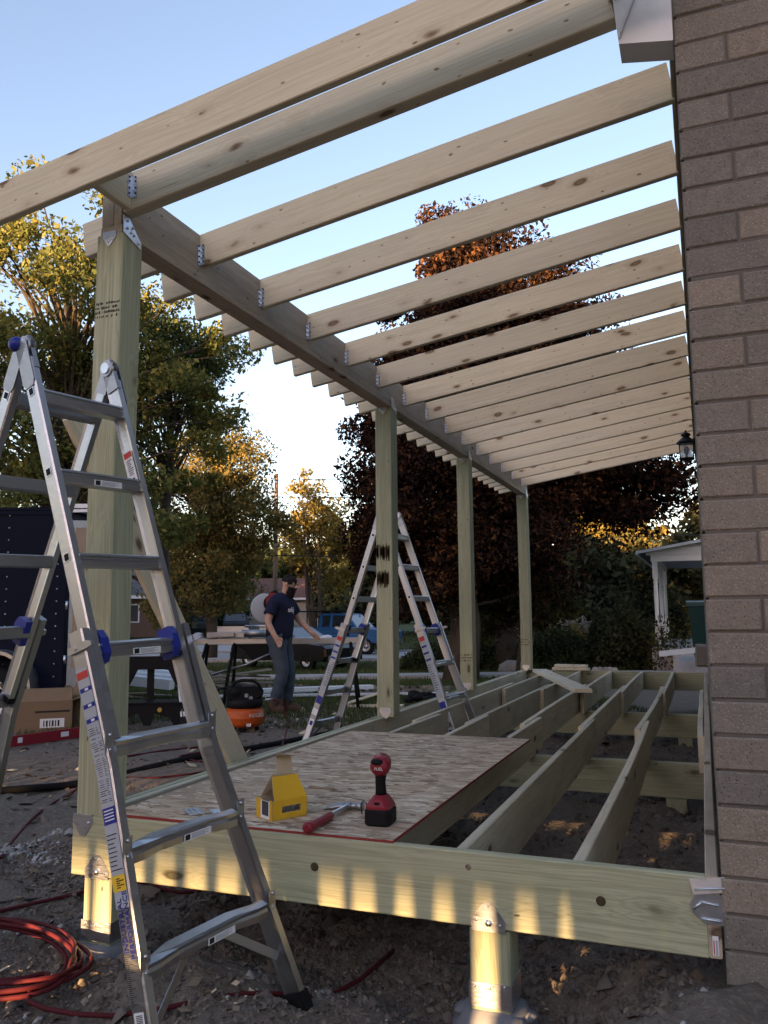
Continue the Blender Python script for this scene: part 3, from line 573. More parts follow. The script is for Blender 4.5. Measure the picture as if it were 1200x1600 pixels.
# ---------------------------------------------------------------- articulated ladders
def ladder(name, label, q, faces, detail):
    cx, cy, ang, wt, wb, kd, tau, zt, r0 = q
    dx = Vector((math.sin(ang)*math.cos(tau), math.cos(ang)*math.cos(tau), math.sin(tau))); nn = Vector((math.cos(ang), -math.sin(ang), 0)); up = nn.cross(dx)
    top = Vector((cx, cy, zt)); root = thing(name, label, 'ladder', (cx, cy, G0(cx, cy)))
    def mk(al, L, face, k, grp):
        e = nn*face*math.sin(al)-up*math.cos(al); N = nn*face*math.cos(al)+up*math.sin(al)
        def pt(t, side, off=0):
            w = wt if t < kd else wt+((wb-.05 if side < 0 and detail else wb)-wt)*(t-kd)/(L-kd)
            return top+e*t+dx*side*(w+off)
        def sweep(m, ts, side, th, dp, off, mi=0):
            # hollow-looking channel: web plus two raised flange lips
            for (a, b, lo, hi) in ((-th/2, th/2, -dp/2, dp/2),):
                vs = []
                for t in ts:
                    c = pt(t, side, off); vs += [c+dx*side*x+N*y for x, y in ((a, lo), (b-.004, lo), (b, lo+.006), (b, hi-.006), (b-.004, hi), (a, hi), (a+.003, hi-.012), (a+.003, lo+.012))]
                n = len(ts); m.add(vs, [(i*8+k, i*8+(k+1) % 8, i*8+8+(k+1) % 8, i*8+8+k) for i in range(n-1) for k in range(8)]+[tuple(range(7, -1, -1)), tuple(range(n*8-8, n*8))], mi)
        tl = r0+.305*3
        for side in (-1, 1):
            m = MB(); sweep(m, [.06, .4, .8, tl+.30], side, .028, .058, 0); rl = m.build('rail', M['alu'], root)
            m = MB(); sweep(m, [tl-.055, tl+.12, kd, L*.8+kd*.2, L-.03], side, .030, .068, .032); orl = m.build('outer_rail', M['alu'] if k else M['aludk'], root)  # back side takes the darker metal, its shade put into the colour
            m = MB()
            for j in range(3):
                m = MB(); c = pt(r0+.305*j, side, .0145); m.prism([(-.013, -.015), (.013, -.015), (.013, .015), (-.013, .015)], c, N, e, dx*side*.0015, 0); m.prism([(-.009, -.011), (.009, -.011), (.009, .011), (-.009, .011)], c, N, e, dx*side*.003, 1); m.build('rung_end', [M['galv'], M['black']], rl)
            m = MB()
            for a in range(9): m.sph(pt(.075+.018*(a % 3)+.012*(a//3), side, .015)+N*(-.018+.018*(a//3)), .0035, 6, 4, mi=0)
            m.build('rivets', [M['galv'], M['black']], rl, kind='stuff')
            m = MB(); c = pt(tl, side)
            m.prism([(-.035, -.05), (.02, -.05), (.035, -.02), (.035, .03), (.015, .055), (-.035, .055)], c-dx*side*.020, N, e, dx*side*-.028, 1)
            m.prism([(-.034, -.010), (.055, -.010), (.075, .0), (.075, .012), (.05, .014), (-.034, .012)], c+dx*side*.047, N, e, dx*side*.010, 0)
            m.cyl(c-dx*side*.05, c+dx*side*.06, .006, 8, 0); m.cyl(c-dx*side*.048+N*.01, c-dx*side*.052+N*.01, .009, 10, 0); m.build('lock', [M['alu'], M['blue']], root)
            m = MB(); sweep(m, [L-.05, L+.008], side, .044, .082, .032); m.build('foot', M['rubber'], orl)
            m = MB(); sweep(m, [tl+.295, tl+.318], side, .031, .062, 0); m.build('end_cap', M['black'], rl)
            # hinge cheek
            m = MB(); m.prism([(.036*math.cos(a), .036*math.sin(a)) for a in np.linspace(0, 6.2, 18)], top+dx*side*(wt-.010), nn, up, dx*side*.012)
            a0 = [(-.029, .04), (.029, .04), (.029, .16), (-.029, .16)]
            m.prism([(-.030, -.01), (.030, -.01), (.030, .15), (.020, .17), (-.020, .17), (-.030, .15)], pt(0, side, .0155), N, e, dx*side*.003); m.build('hinge', M['aludk'], root)
        for j in range(7):
            t = r0+.305*j; w = (pt(t, 1)-pt(t, -1)).length/2; m = MB()
            if j < 4:
                w0 = w-.012; pr = [(-.032, .012), (-.010, .016), (.012, .016), (.030, .012), (.032, .006), (.026, .002), (.026, -.006), (.032, -.010), (.032, -.030), (.026, -.034), (-.026, -.034), (-.032, -.03)]
                m.prism(pr, pt(t, -1)+dx*.012, nn*face, up, dx*2*w0)
            else:
                w0 = w+.016; sec = lambda s: [(-.026*s, .014), (.024*s, .016), (.030, .010), (.026, .0), (.030, -.008), (.028, -.026), (.018*s, -.032), (-.024*s, -.028)]
                vs = []; fr = [(-w0, .25), (-w0+.045, .28), (-w0+.13, 1), (w0-.13, 1), (w0-.045, .28), (w0, .25)]
                for p, s in fr: vs += [pt(t, 0)+dx*p+nn*face*(x+(.014 if s < .5 else 0))+up*(y*(1.25 if s < .5 else 1)) for x, y in sec(s)]
                m.add(vs, [(i*8+k, i*8+(k+1) % 8, i*8+8+(k+1) % 8, i*8+8+k) for i in range(5) for k in range(8)]+[tuple(range(7, -1, -1)), tuple(range(40, 48))])
                for s in (-1, 1):
                    m.prism([(-.017, -.034), (.017, -.034), (.017, .034), (-.017, .034)], pt(t, s, .034)+N*.035, dx, up, N*.003)
                    for v in (-.022, .022): m.sph(pt(t, s, .034)+N*.038+up*v, .007, 8, 5)
            rg = m.build('rung', M['alu'] if face > 0 else M['aludk'], root)  # back rungs: shade put into the colour by a darker aluminium
            if detail and j in (1, 3, 5, 6) or (detail and face < 0 and j == 1):
                m = MB(); o = pt(t, 0)+nn*face*.0322+dx*(.02 if j < 4 else .05)
                m.prism([(-.06, -.0105), (.06, -.0105), (.06, .0105), (-.06, .0105)], o-up*.020 if j < 4 else o-up*.017, dx, up, nn*face*.0008, 0)
                o2 = o+nn*face*.0008-up*(.020 if j < 4 else .017); m.prism([(-.055, -.008), (-.035, -.008), (-.035, .008), (-.055, .008)], o2, dx, up, nn*face*.0005, 1)
                for a in range(4): m.prism([(-.028, -.0012), (.045-.015*(a % 2), -.0012), (.045-.015*(a % 2), .0012), (-.028, .0012)], o2+up*(.006-.004*a), dx, up, nn*face*.0005, 2)
                m.build('sticker', [M['label'], M['ink'], M['labelgrey']], rg)
        t = r0+.305*6
        for s in (-1, 1):
            m = MB(); a = pt(t, s, -.16)-up*.032; b = pt(t+.17, s, .012); m.board(a, b, .028, .004, nn); m.prism([(-.02, -.012), (.02, -.012), (.02, .012), (-.02, .012)], a+up*.004, dx, nn, -up*.012); m.build('brace', M['aludk'], root)
        return pt, e, N
    out = []
    for k, (al, L, face) in enumerate(faces): out.append(mk(al, L, face, 1-k, 0)+(faces[k][1],))
    for s in (-1, 1):
        m = MB(); m.cyl(top+dx*s*(wt-.022), top+dx*s*(wt+.010), .032, 22, 0); m.cyl(top+dx*s*(wt-.028), top+dx*s*(wt+.016), .021, 18, 1)
        for f_ in (-1, 1): m.prism([(-.026, -.03), (.026, -.03), (.030, .10), (-.030, .10)], top+dx*s*(wt-.016), (nn*f_*math.cos(.36)+up*math.sin(.36)), (nn*f_*math.sin(.36)-up*math.cos(.36)), dx*s*.018, 0)
        m.build('hinge_disc', [M['aludk'], M['galv']], root)
    m = MB()
    m.sph(top-nn*.030-dx*(wt+.012)+up*.006, .028, 16, 10, mi=2) if detail else m.sph(top-dx*(wt+.02), .028, 14, 8, mi=2)
    m.build('hinge_knob', [M['alu'], M['galv'], M['blue']], root)
    return root, out, dx, nn, up, top, wt
L1, o1, ldx, lnn, lup, ltop, lwt = ladder('folding_ladder', 'large aluminium folding ladder in the foreground with blue ball knob', (.306, -.455, .175, .185, .300, 1.48, .023, 1.744, .187), ((.338, 2.36, 1), (.43, 2.47, -1)), True)
pt, e, N, L_ = o1[0]
def web(t, u=0, off=.0478): return pt(t, -1, off)+N*u           # point on the outward web of the near outer rail
def decal(m, t0, t1, u0, u1, mi, off=.0478, lift=.0006):
    n = max(1, int((t1-t0)/.02)) if t1-t0 > .1 else 1
    if n > 1:
        for i in range(n): decal(m, t0+(t1-t0)*i/n, t0+(t1-t0)*(i+1)/n, u0, u1, mi, off, lift)
        return
    m.add([web(t0, u0, off+lift), web(t0, u1, off+lift), web(t1, u1, off+lift), web(t1, u0, off+lift)], [(0, 1, 2, 3)], mi)
m = MB(); MT = [M['labelgrey'], M['labelred'], M['blue'], M['label'], M['ink'], M['labelyel']]
decal(m, 1.165, 1.86, -.030, .026, 0); decal(m, 1.175, 1.198, -.028, .024, 1, lift=.0012)
for t in (1.225, 1.275, 1.32): decal(m, t, t+.013, -.026, .026, 2, lift=.0012); decal(m, t+.003, t+.010, -.004, .012, 3, lift=.0018)
t = 1.35
while t < 1.57:
    if rng.random() > .2:
        u = rng.uniform(-.028, -.018); decal(m, t, t+rng.uniform(.001, .0025), u, rng.uniform(-.004, .006), 4, lift=.0012); decal(m, t+.001, t+.003, .008, .008+rng.uniform(.004, .016), 4, lift=.0012)
    t += .0062
decal(m, 1.585, 1.632, -.028, .026, 2, lift=.0012)
for k in range(4): decal(m, 1.592+.009*k, 1.595+.009*k, -.022, .02, 3, lift=.0018)
for k in range(9): decal(m, 1.66+.012*k, 1.663+.012*k, -.026, rng.uniform(0, .022), 4, lift=.0012)
decal(m, 1.772, 1.815, -.030, .026, 5, lift=.0014)
for k in range(5): decal(m, 1.780+.006*k, 1.783+.006*k, -.012, .004+.016*(k % 2), 4, lift=.002)
for k in range(26): decal(m, 1.985+.005*k, 1.9865+.005*k, -.028, -.014 if k % 4 else .002, 4, lift=.0006)
decal(m, 2.125, 2.172, -.022, .018, 3, lift=.001)
for k in range(8): decal(m, 2.132+.0042*k, 2.1342+.0042*k, -.014, .012, 4, lift=.0016)
orl = [c for c in L1.children if c.name.startswith('outer_rail')][0]
m.build('safety_label', MT, orl)
wd_ = web(1.8)-web(2.0); q = web(1.905, -.012, .0495); text('lettering', 'INDUSTRIAL', .026, frame(q, wd_, -N), M['blue'], orl)
q = web(1.905, .014, .0495); text('lettering', 'PERFORMANCE', .026, frame(q, wd_, -N), M['blue'], orl)
m = MB(); w2 = lambda t, u, lift: pt(t, 1, -.0145)-ldx*lift+N*u
def dec2(t0, t1, u0, u1, mi, lift): m.add([w2(t0, u0, lift), w2(t0, u1, lift), w2(t1, u1, lift), w2(t1, u0, lift)], [(0, 1, 2, 3)], mi)
dec2(.36, .50, -.024, .020, 3, .0008); dec2(.362, .385, -.022, .018, 1, .0014)
for k in range(8): dec2(.395+.008*k, .398+.008*k, -.016, rng.uniform(0, .014), 4, .0014)
dec2(.468, .49, -.010, .008, 4, .0014)
m.build('warning_label', MT, [c for c in L1.children if c.name.startswith('rail')][1])
L2, o2, d2, n2, up2, t2, w2_ = ladder('folding_ladder', 'smaller looking aluminium folding ladder straddling the deck edge behind the second post', (-.253, 4.349, .13, .174, .236, 1.42, 0, 1.722, .221), ((.352, 2.34, 1), (.352, 2.36, -1)), False)
for c in (0, 1):
    pt, e, N, L_ = o2[c]; m = MB()
    def dc(t0, t1, u0, u1, mi, lift):
        if t1-t0 > .1:
            for i in range(12): dc(t0+(t1-t0)*i/12, t0+(t1-t0)*(i+1)/12, u0, u1, mi, lift)
            return
        q = lambda t, u: pt(t, -1, .0476+lift)+N*u; m.add([q(t0, u0), q(t0, u1), q(t1, u1), q(t1, u0)], [(0, 1, 2, 3)], mi)
    dc(1.2, 1.75, -.030, .028, 0, .0006); dc(1.2, 1.24, -.028, .026, 1, .0012)
    for t in (1.28, 1.34, 1.40): dc(t, t+.018, -.026, .024, 2, .0012)
    for k in range(12): dc(1.45+.02*k, 1.455+.02*k, -.026, rng.uniform(-.005, .025), 4, .0012)
    dc(1.78, 1.85, -.029, .027, 2, .0012); dc(1.9, 1.96, -.029, .027, 3, .0012)
    dc(2.0, 2.28, -.024, .022, 3, .0008); dc(2.02, 2.06, -.016, .014, 2, .0014)
    m.build('safety_label', MT, [x for x in L2.children if x.name.startswith('outer_rail')][2*c])
# ---------------------------------------------------------------- things on the deck
m = MB(); x0, x1, y0, y1 = .168, 1.386, .012, 2.452; n = 16; m2 = []
sag = lambda x, y: .0015+.004*math.sin((y-y0)/(y1-y0)*3.1)*((x-x0)/(x1-x0))**2
vs = []; 
for i in range(n+1):
    for j in range(n+1):
        x = x0+(x1-x0)*j/n; y = y0+(y1-y0)*i/n; vs.append((x, y, sag(x, y)+.0115))
vs2 = [(a, b, c-.0115) for a, b, c in vs]; K = (n+1)**2
fs = []; ms = []
for i in range(n):
    for j in range(n): a = i*(n+1)+j; fs += [(a, a+1, a+n+2, a+n+1), (K+a, K+a+n+1, K+a+n+2, K+a+1)]; ms += [0, 0]
ring = [j for j in range(n+1)]+[i*(n+1)+n for i in range(1, n+1)]+[n*(n+1)+j for j in range(n-1, -1, -1)]+[i*(n+1) for i in range(n-1, 0, -1)]
for a, b in zip(ring, ring[1:]+ring[:1]): fs.append((a, K+a, K+b, b)); ms.append(1)
m.add(vs+vs2, fs); m.m = ms
tag(m.build('strand_board_sheet', [M['osb'], M['redpaint']]), 'large brown strand board sheet with red painted edges lying on the joists', 'wood sheet')
m = MB()
rngp = [(.41, .17), (.475, .20), (.585, .075), (.52, .04)]
for i, (cx, cy, a) in enumerate(((.485, .135, -.72), (.575, .165, -.70))):
    m = MB(); R = Matrix.Rotation(a, 3, 'Z'); l, w = (.115, .062) if i == 0 else (.075, .045)
    m.box((cx, cy, .0165), (l, w, .003), R=R)
    for s in (-.3, 0, .3): m.box(Vector((cx, cy, .0185))+R @ Vector((0, w*s, 0)), (l*.96, w*.09, .003), R=R)
    tag(m.build('steel_strap', M['galv']), ('longer ribbed steel connector strap lying beside the front ladder rail', 'shorter ribbed steel connector strap lying behind the longer strap')[i], 'metal strap', 'steel straps on the sheet')
m = MB(); m.tube([(.72, .70, .0185), (.79, .697, .0185), (.85, .69, .0185)], .006, 6); m.cyl((.85, .69, .0185), (.866, .688, .0185), .0055, 6, 0, .0015)
tag(m.build('pencil', M['brownwood']), 'dark flat carpenter pencil lying on the strand board behind the yellow carton', 'pencil')
# yellow nail carton
e1 = Vector((.5, .866, 0)); e2 = Vector((-.866, .5, 0)); O = Vector((.862, .098, .0135)); A, B, h = .160, .120, .075; hz = .155
box = thing('nail_carton', 'opened yellow cardboard nail carton with raised flap', 'carton', O); P = lambda a, b, c: O+e1*a+e2*b+Vector((0, 0, c)); T = .0025
m = MB()
def panel(m, pts, mi, t=T):                      # thin card panel with real thickness
    v = [Vector(p) for p in pts]; nrm = (v[1]-v[0]).cross(v[2]-v[0]).normalized(); k = len(v)
    vs = v+[p-nrm*t for p in v]; n0 = len(m.v)
    m.add(vs, [tuple(range(k))], mi); m.f += [tuple(n0+i for i in range(2*k-1, k-1, -1))]; m.m.append(1); m.sm.append(False)
    for i in range(k): m.f.append((n0+i, n0+k+i, n0+k+(i+1) % k, n0+(i+1) % k)); m.m.append(1); m.sm.append(False)
s0, s1, z0, z1 = .045, .130, .026, .050          # window slot in the front
panel(m, [P(0, 0, 0), P(s0, 0, 0), P(s0, 0, h), P(0, 0, h)], 0); panel(m, [P(s1, 0, 0), P(A, 0, 0), P(A, 0, h), P(s1, 0, h)], 0)
panel(m, [P(s0, 0, 0), P(s1, 0, 0), P(s1, 0, z0), P(s0, 0, z0)], 0); panel(m, [P(s0, 0, z1), P(s1, 0, z1), P(s1, 0, h), P(s0, 0, h)], 0)
panel(m, [P(0, B, 0), P(0, .078, 0), P(0, .078, h), P(0, B, h)], 0); panel(m, [P(0, .020, 0), P(0, 0, 0), P(0, 0, h), P(0, .020, h)], 0); panel(m, [P(0, .078, 0), P(0, .02, 0), P(0, .02, .012), P(0, .078, .012)], 0)
panel(m, [P(A, 0, 0), P(A, B, 0), P(A, B, h), P(A, 0, h)], 0); panel(m, [P(A, B, 0), P(0, B, 0), P(0, B, h), P(A, B, h)], 0); panel(m, [P(0, 0, .002), P(0, B, .002), P(A, B, .002), P(A, 0, .002)], 1)
panel(m, [P(.012, 0, h), P(A, 0, h), P(A-.016, .052, hz), P(.030, .052, hz), P(.012, .012, h+.030)], 0)
panel(m, [P(A, 0, h), P(A, B, h), P(A-.016, .07, hz), P(A-.016, .052, hz)], 0)
panel(m, [P(A, B, h), P(.02, B, h), P(.05, .085, hz+.006), P(A-.016, .07, hz)], 1)
m.build('carton_body', [M['yellow'], M['cardin']], box)
m = MB(); vs = []
for i in range(6):
    t = i/5; vs += [P(A-.078, B-.02+.012*t*t, .12+.095*t), P(A-.004, B-.02+.012*t*t, .12+.095*t)]
vs += [P(A-.095, B-.055, .238), P(A-.01, B-.055, .222)]
m.add(vs, [(2*i, 2*i+1, 2*i+3, 2*i+2) for i in range(6)]); fo = m.build('raised_flap', M['cardin'], box)
md = fo.modifiers.new('thick', 'SOLIDIFY'); md.thickness = .002
m = MB(); panel(m, [P(-.0015, .082, .004), P(-.0015, .016, .004), P(-.0015, .016, h-.004), P(-.0015, .082, h-.004)], 0, .0004)
m.build('clear_window', M['label'], box)
m = MB(); panel(m, [P(-.002, .072, .016), P(-.002, .024, .016), P(-.002, .024, h-.006), P(-.002, .072, h-.006)], 0, .0004); m.build('window_print', M['nail'], box)
m = MB()
for k in range(90):
    a, b, c = rng.uniform(.02, .14), rng.uniform(.012, .10), rng.uniform(.006, .055); r_ = Vector(rng.normal(0, 1, 3)).normalized()*.022; m.tube([P(a, b, c)-r_, P(a, b, c)+r_], .0018, 4, 0, False)
m.build('nails', M['galv'], box, kind='stuff')
# claw hammer
ham = thing('claw_hammer', 'claw hammer with red rubber grip and steel shaft on the strand board', 'hammer', (1.06, .2, .014))
g0, g1, hd = Vector((1.066, -.018, .034)), Vector((1.060, .21, .030)), Vector((1.062, .372, .030))
m = MB(); m.tube([g0, g0.lerp(g1, .04), g0.lerp(g1, .14), g0.lerp(g1, .5), g0.lerp(g1, .9), g1], [.011, .021, .0175, .0155, .0165, .012], 12); m.build('grip', M['redpl'], ham)
m = MB(); m.board(g1, hd, .013, .020, (0, 0, 1), .003); m.build('shaft', M['galv'], ham)
m = MB(); ax = Vector((.16, .02, .0)).normalized(); ay = Vector((-ax.y, ax.x, 0)); c = hd
m.tube([c+ax*.0, c+ax*.022, c+ax*.034, c+ax*.036, c+ax*.060], [.014, .012, .0125, .0165, .0165], 14)
m.tube([c-ax*.012, c+ax*.012], [.0155, .0155], 8)
for s in (-1, 1): m.tube([c-ax*.005+ay*s*.007, c-ax*.04+ay*s*.011-Vector((0, 0, .001)), c-ax*.075+ay*s*.016-Vector((0, 0, .008)), c-ax*.10+ay*s*.019-Vector((0, 0, .013))], [.012, .010, .007, .003], 8)
m.build('head', M['aludk'], ham)
# impact driver standing on its battery
dr = thing('impact_driver', 'red and black cordless impact driver standing on its battery', 'power tool', (1.262, .215, .014)); dc_ = Vector((1.262, .215, .0135)); dR = Matrix.Rotation(math.radians(4), 3, 'Z')
def oct_(w, d, c): return [(-w+c, -d), (w-c, -d), (w, -d+c), (w, d-c), (w-c, d), (-w+c, d), (-w, d-c), (-w, -d+c)]
def stack(m, secs, mi=0):
    vs = []; n = 8
    for (w, d, c, z, ox, oy) in secs: vs += [dc_+dR @ Vector((x+ox, y+oy, z)) for x, y in oct_(w, d, c)]
    k = len(secs); m.add(vs, [(i*n+j, i*n+(j+1) % n, (i+1)*n+(j+1) % n, (i+1)*n+j) for i in range(k-1) for j in range(n)]+[tuple(range(n-1, -1, -1)), tuple(range((k-1)*n, k*n))], mi, False)
m = MB(); stack(m, [(.044, .050, .010, 0, 0, 0), (.049, .056, .012, .008, 0, 0), (.049, .056, .012, .055, 0, 0), (.046, .053, .012, .060, 0, 0)])
for s in (-1, 1): m.box(dc_+dR @ Vector((s*.0495, 0, .032)), (.003, .06, .03), R=dR)
m.build('battery', M['black'], dr)
m = MB(); stack(m, [(.046, .052, .012, .0605, 0, 0), (.047, .052, .014, .070, 0, 0), (.032, .044, .014, .092, 0, .004), (.022, .030, .010, .106, 0, .008)]); m.box(dc_+dR @ Vector((0, -.048, .083)), (.018, .010, .006), R=dR, mi=1); m.build('base_shell', [M['redpl'], M['black']], dr)
m = MB(); m.tube([dc_+dR @ Vector(p) for p in ((0, .010, .095), (.0, .004, .13), (.0, .0, .155), (.0, .004, .18), (0, .012, .20))], [.023, .020, .0195, .022, .027], 12); m.build('handle', M['black'], dr)
ax = (dR @ Vector((-.22, .97, .0))).normalized(); c = dc_+Vector((.002, .0, .216)); m = MB()
R3 = Matrix((ax.orthogonal().normalized(), ax.cross(ax.orthogonal().normalized()), ax)).transposed()
m.lathe([(.001, -.062), (.022, -.060), (.033, -.050), (.0385, -.032), (.039, .0), (.038, .04)], 20, c, R3, 0); m.lathe([(.038, .040), (.034, .062), (.026, .085), (.018, .098), (.008, .10), (.008, .118), (.0005, .119)], 16, c, R3, 1)
m.build('motor_housing', [M['redpl'], M['black']], dr)
m = MB(); side = ax.cross(Vector((0, 0, 1))).normalized(); m.sph(c-ax*.050-side*.010+Vector((0, 0, .018)), .021, 12, 8, (1.2, 1, .6)); m.build('rear_vent', M['black'], dr)
q = c-ax*.0615-side*.004-Vector((0, 0, .006)); text('nameplate', 'FUEL', .015, frame(q-ax*.0005, side, (0, 0, 1)), M['label'], dr)
m = MB(); q = dc_+dR @ Vector((-.052, .02, .03)); m.tube([q, q+Vector((-.012, 0, .035)), q+Vector((-.026, 0, .045)), q+Vector((-.034, 0, .03)), q+Vector((-.026, -.01, -.002))], .003, 6); m.build('belt_clip', M['nail'], dr)
# plank lying diagonally over the far joists
m = MB(); m.board((.33, 8.45, .021), (1.275, 5.70, .019), .185, .038, ch=.003); tag(m.build('loose_plank', M['spruce']), 'pale plank lying diagonally across the far joists', 'plank')
for i, (z, a, b, dxo) in enumerate(((.020, (.44, 8.93), (.93, 8.86), 0), (.059, (.47, 8.94), (.90, 8.88), 0))):
    m = MB(); m.board((a[0], a[1], z), (b[0], b[1], z), .14, .036); tag(m.build('offcut_board', M['spruce']), ('short pale offcut board resting on the far rim board', 'short pale offcut board stacked on top of another on the far rim')[i], 'board', 'offcuts on the far rim')
# temporary brace leaning from the front post to the ground
m = MB(); m.board((-.020, -.06, 1.66), (-.020, 1.72, -.52), .036, .14, (-1, 0, 0) if False else (0, .77, .63), ch=.003)
tag(m.build('diagonal_brace', M['spruce']), 'slanting pale brace board running from the front post down to the ground', 'board')
# porch lantern on the house wall
lc = Vector((2.362, 5.79, 2.30)); lan = thing('wall_lantern', 'black wall lantern with clear glass hanging by the brick wall', 'lamp', lc)
m = MB(); w = .066
for a in (-1, 1):
    for b in (-1, 1): m.board(lc+Vector((a*w*.92, b*w*.92, 0)), lc+Vector((a*w, b*w, .155)), .010, .010)
for z, q in ((0, w*.95), (.155, w*1.02)):
    for a in (-1, 1): m.box(lc+Vector((0, a*q, z)), (2*q+.01, .012, .010)); m.box(lc+Vector((a*q, 0, z)), (.012, 2*q+.01, .010))
m.lathe([(.098, .158), (.092, .166), (.058, .200), (.036, .214), (.030, .226), (.048, .236), (.044, .250), (.022, .264), (.008, .270), (.012, .282), (.001, .290)], 16, lc); m.lathe([(.001, -.03), (.03, -.02), (.07, -.008), (.07, .002)], 12, lc)
m.tube([lc+Vector((.04, 0, .19)), lc+Vector((.07, 0, .19)), lc+Vector((.084, 0, .15))], .009, 8); m.box(lc+Vector((.079, 0, .10)), (.012, .10, .20)); m.build('frame', M['lampblack'], lan)
m = MB()
for a in (-1, 1): m.box(lc+Vector((a*w*.93, 0, .078)), (.003, .11, .145)); m.box(lc+Vector((0, a*w*.93, .078)), (.11, .003, .145))
m.build('glass', M['lampglass'], lan)
m = MB(); m.lathe([(.012, .01), (.012, .05), (.02, .055), (.028, .085), (.024, .108), (.010, .125), (.0005, .128)], 12, lc); m.build('bulb', M['nail'], lan)
# ---------------------------------------------------------------- yard things (local frames: x to the right along the street, y away, z up)
def yard(name, label, cat, s, l, rz=0, group=None, dz=0):
    p = Wd(s, l); p.z = G0(p.x, p.y)+dz
    return thing(name, label, cat, p, YAW+rz, group)
class LM(MB):                          # mesh in the local frame of its root
    def build(s, name, mats, parent=None, kind=None): return MB.build(s, name, mats, parent, False, kind)
def wheel(parent, c, r, w, axis, rimm, hub=True):
    ax = Vector(axis); R = Matrix((ax.orthogonal().normalized(), ax.cross(ax.orthogonal().normalized()), ax)).transposed(); m = LM()
    m.lathe([(r*.60, -w/2), (r*.9, -w/2), (r*.98, -w*.36), (r, -w*.2), (r, w*.2), (r*.98, w*.36), (r*.9, w/2), (r*.60, w/2)], 28, c, R, cap=False); wt = m.build('wheel', M['tyre'], parent)
    m = LM(); m.lathe([(.001, w*.30), (r*.16, w*.34), (r*.20, w*.22), (r*.40, w*.20), (r*.52, w*.36), (r*.62, w*.44), (r*.62, -w*.44)], 24, c, R)
    m.build('rim', rimm, wt)
    m = LM()
    for k in range(6):
        a = k*1.047; m.cyl(Vector(c)+R @ Vector((r*.30*math.cos(a), r*.30*math.sin(a), w*.19)), Vector(c)+R @ Vector((r*.30*math.cos(a), r*.30*math.sin(a), w*.235)), r*.085, 8)
    m.build('wheel_slots', M['black'], wt); return wt
# navy cargo trailer with its rear door swung open
tr = yard('cargo_trailer', 'navy enclosed cargo trailer with rivet rows and an open plywood lined door', 'trailer', 10.0, -5.9)
m = LM(); m.board((-2.2, 1.0, 1.47), (2.02, 1.0, 1.47), 2.0, 2.30, ch=.02); m.build('body', M['navy'], tr)
m = LM()
for x in (-1.75, -1.14, -.53, .08, .69, 1.30, 1.915):
    for k in range(15): m.sph((x, -.002, .45+.15*k), .010, 6, 4)
m.build('rivets', M['galv'], tr, kind='stuff')
m = LM(); m.box((-.09, 1.0, 2.632), (4.3, 2.04, .035)); m.box((-.09, -.008, 2.585), (4.3, .014, .05)); m.build('roof_trim', M['navy'], tr)
m = LM(); m.box((-.09, 1.0, .30), (4.2, 1.9, .05)); m.box((-.09, -.006, .345), (4.24, .012, .05)); m.build('floor_frame', M['black'], tr)
m = LM(); m.prism([(.47*math.cos(a), .47*math.sin(a)) for a in np.linspace(math.pi, 0, 14)]+[(.43*math.cos(a), .43*math.sin(a)) for a in np.linspace(0, math.pi, 14)], (1.285, -.26, .46), (1, 0, 0), (0, 0, 1), (0, .26, 0)); m.build('fender', M['aludk'], tr)
wheel(tr, (1.285, -.14, .37), .365, .20, (0, -1, 0), M['rim'])
dd = LM(); dd.board((2.06, .03, 1.425), (2.64, .20, 1.425), .035, 2.13); door = dd.build('rear_door', M['aludk'], tr)
m = LM(); a = Vector((2.06, .03, 0)); b = Vector((2.64, .20, 0)); nrm = Vector((b-a).cross(Vector((0, 0, 1)))).normalized()*.019; a2, b2 = a.lerp(b, .07), a.lerp(b, .93)
m.board(a2+nrm+Vector((0, 0, 1.55)), b2+nrm+Vector((0, 0, 1.55)), .006, 1.70); m.build('door_lining', M['plywood'], door)
m = LM(); m.board(a2+nrm+Vector((0, 0, .54)), b2+nrm+Vector((0, 0, .54)), .006, .27); m.build('kick_plate', M['aludk'], door)
m = LM(); m.box((2.22, -.02, 2.60), (.32, .05, .035)); m.box((2.22, -.02, 2.66), (.32, .05, .05)); m.build('door_header', M['white'], tr)
m = LM()
for z in (.75, 1.4, 2.1): m = LM(); m.cyl((2.045, -.01, z), (2.045, -.01, z+.10), .016, 8); m.build("hinge", M["galv"], tr)

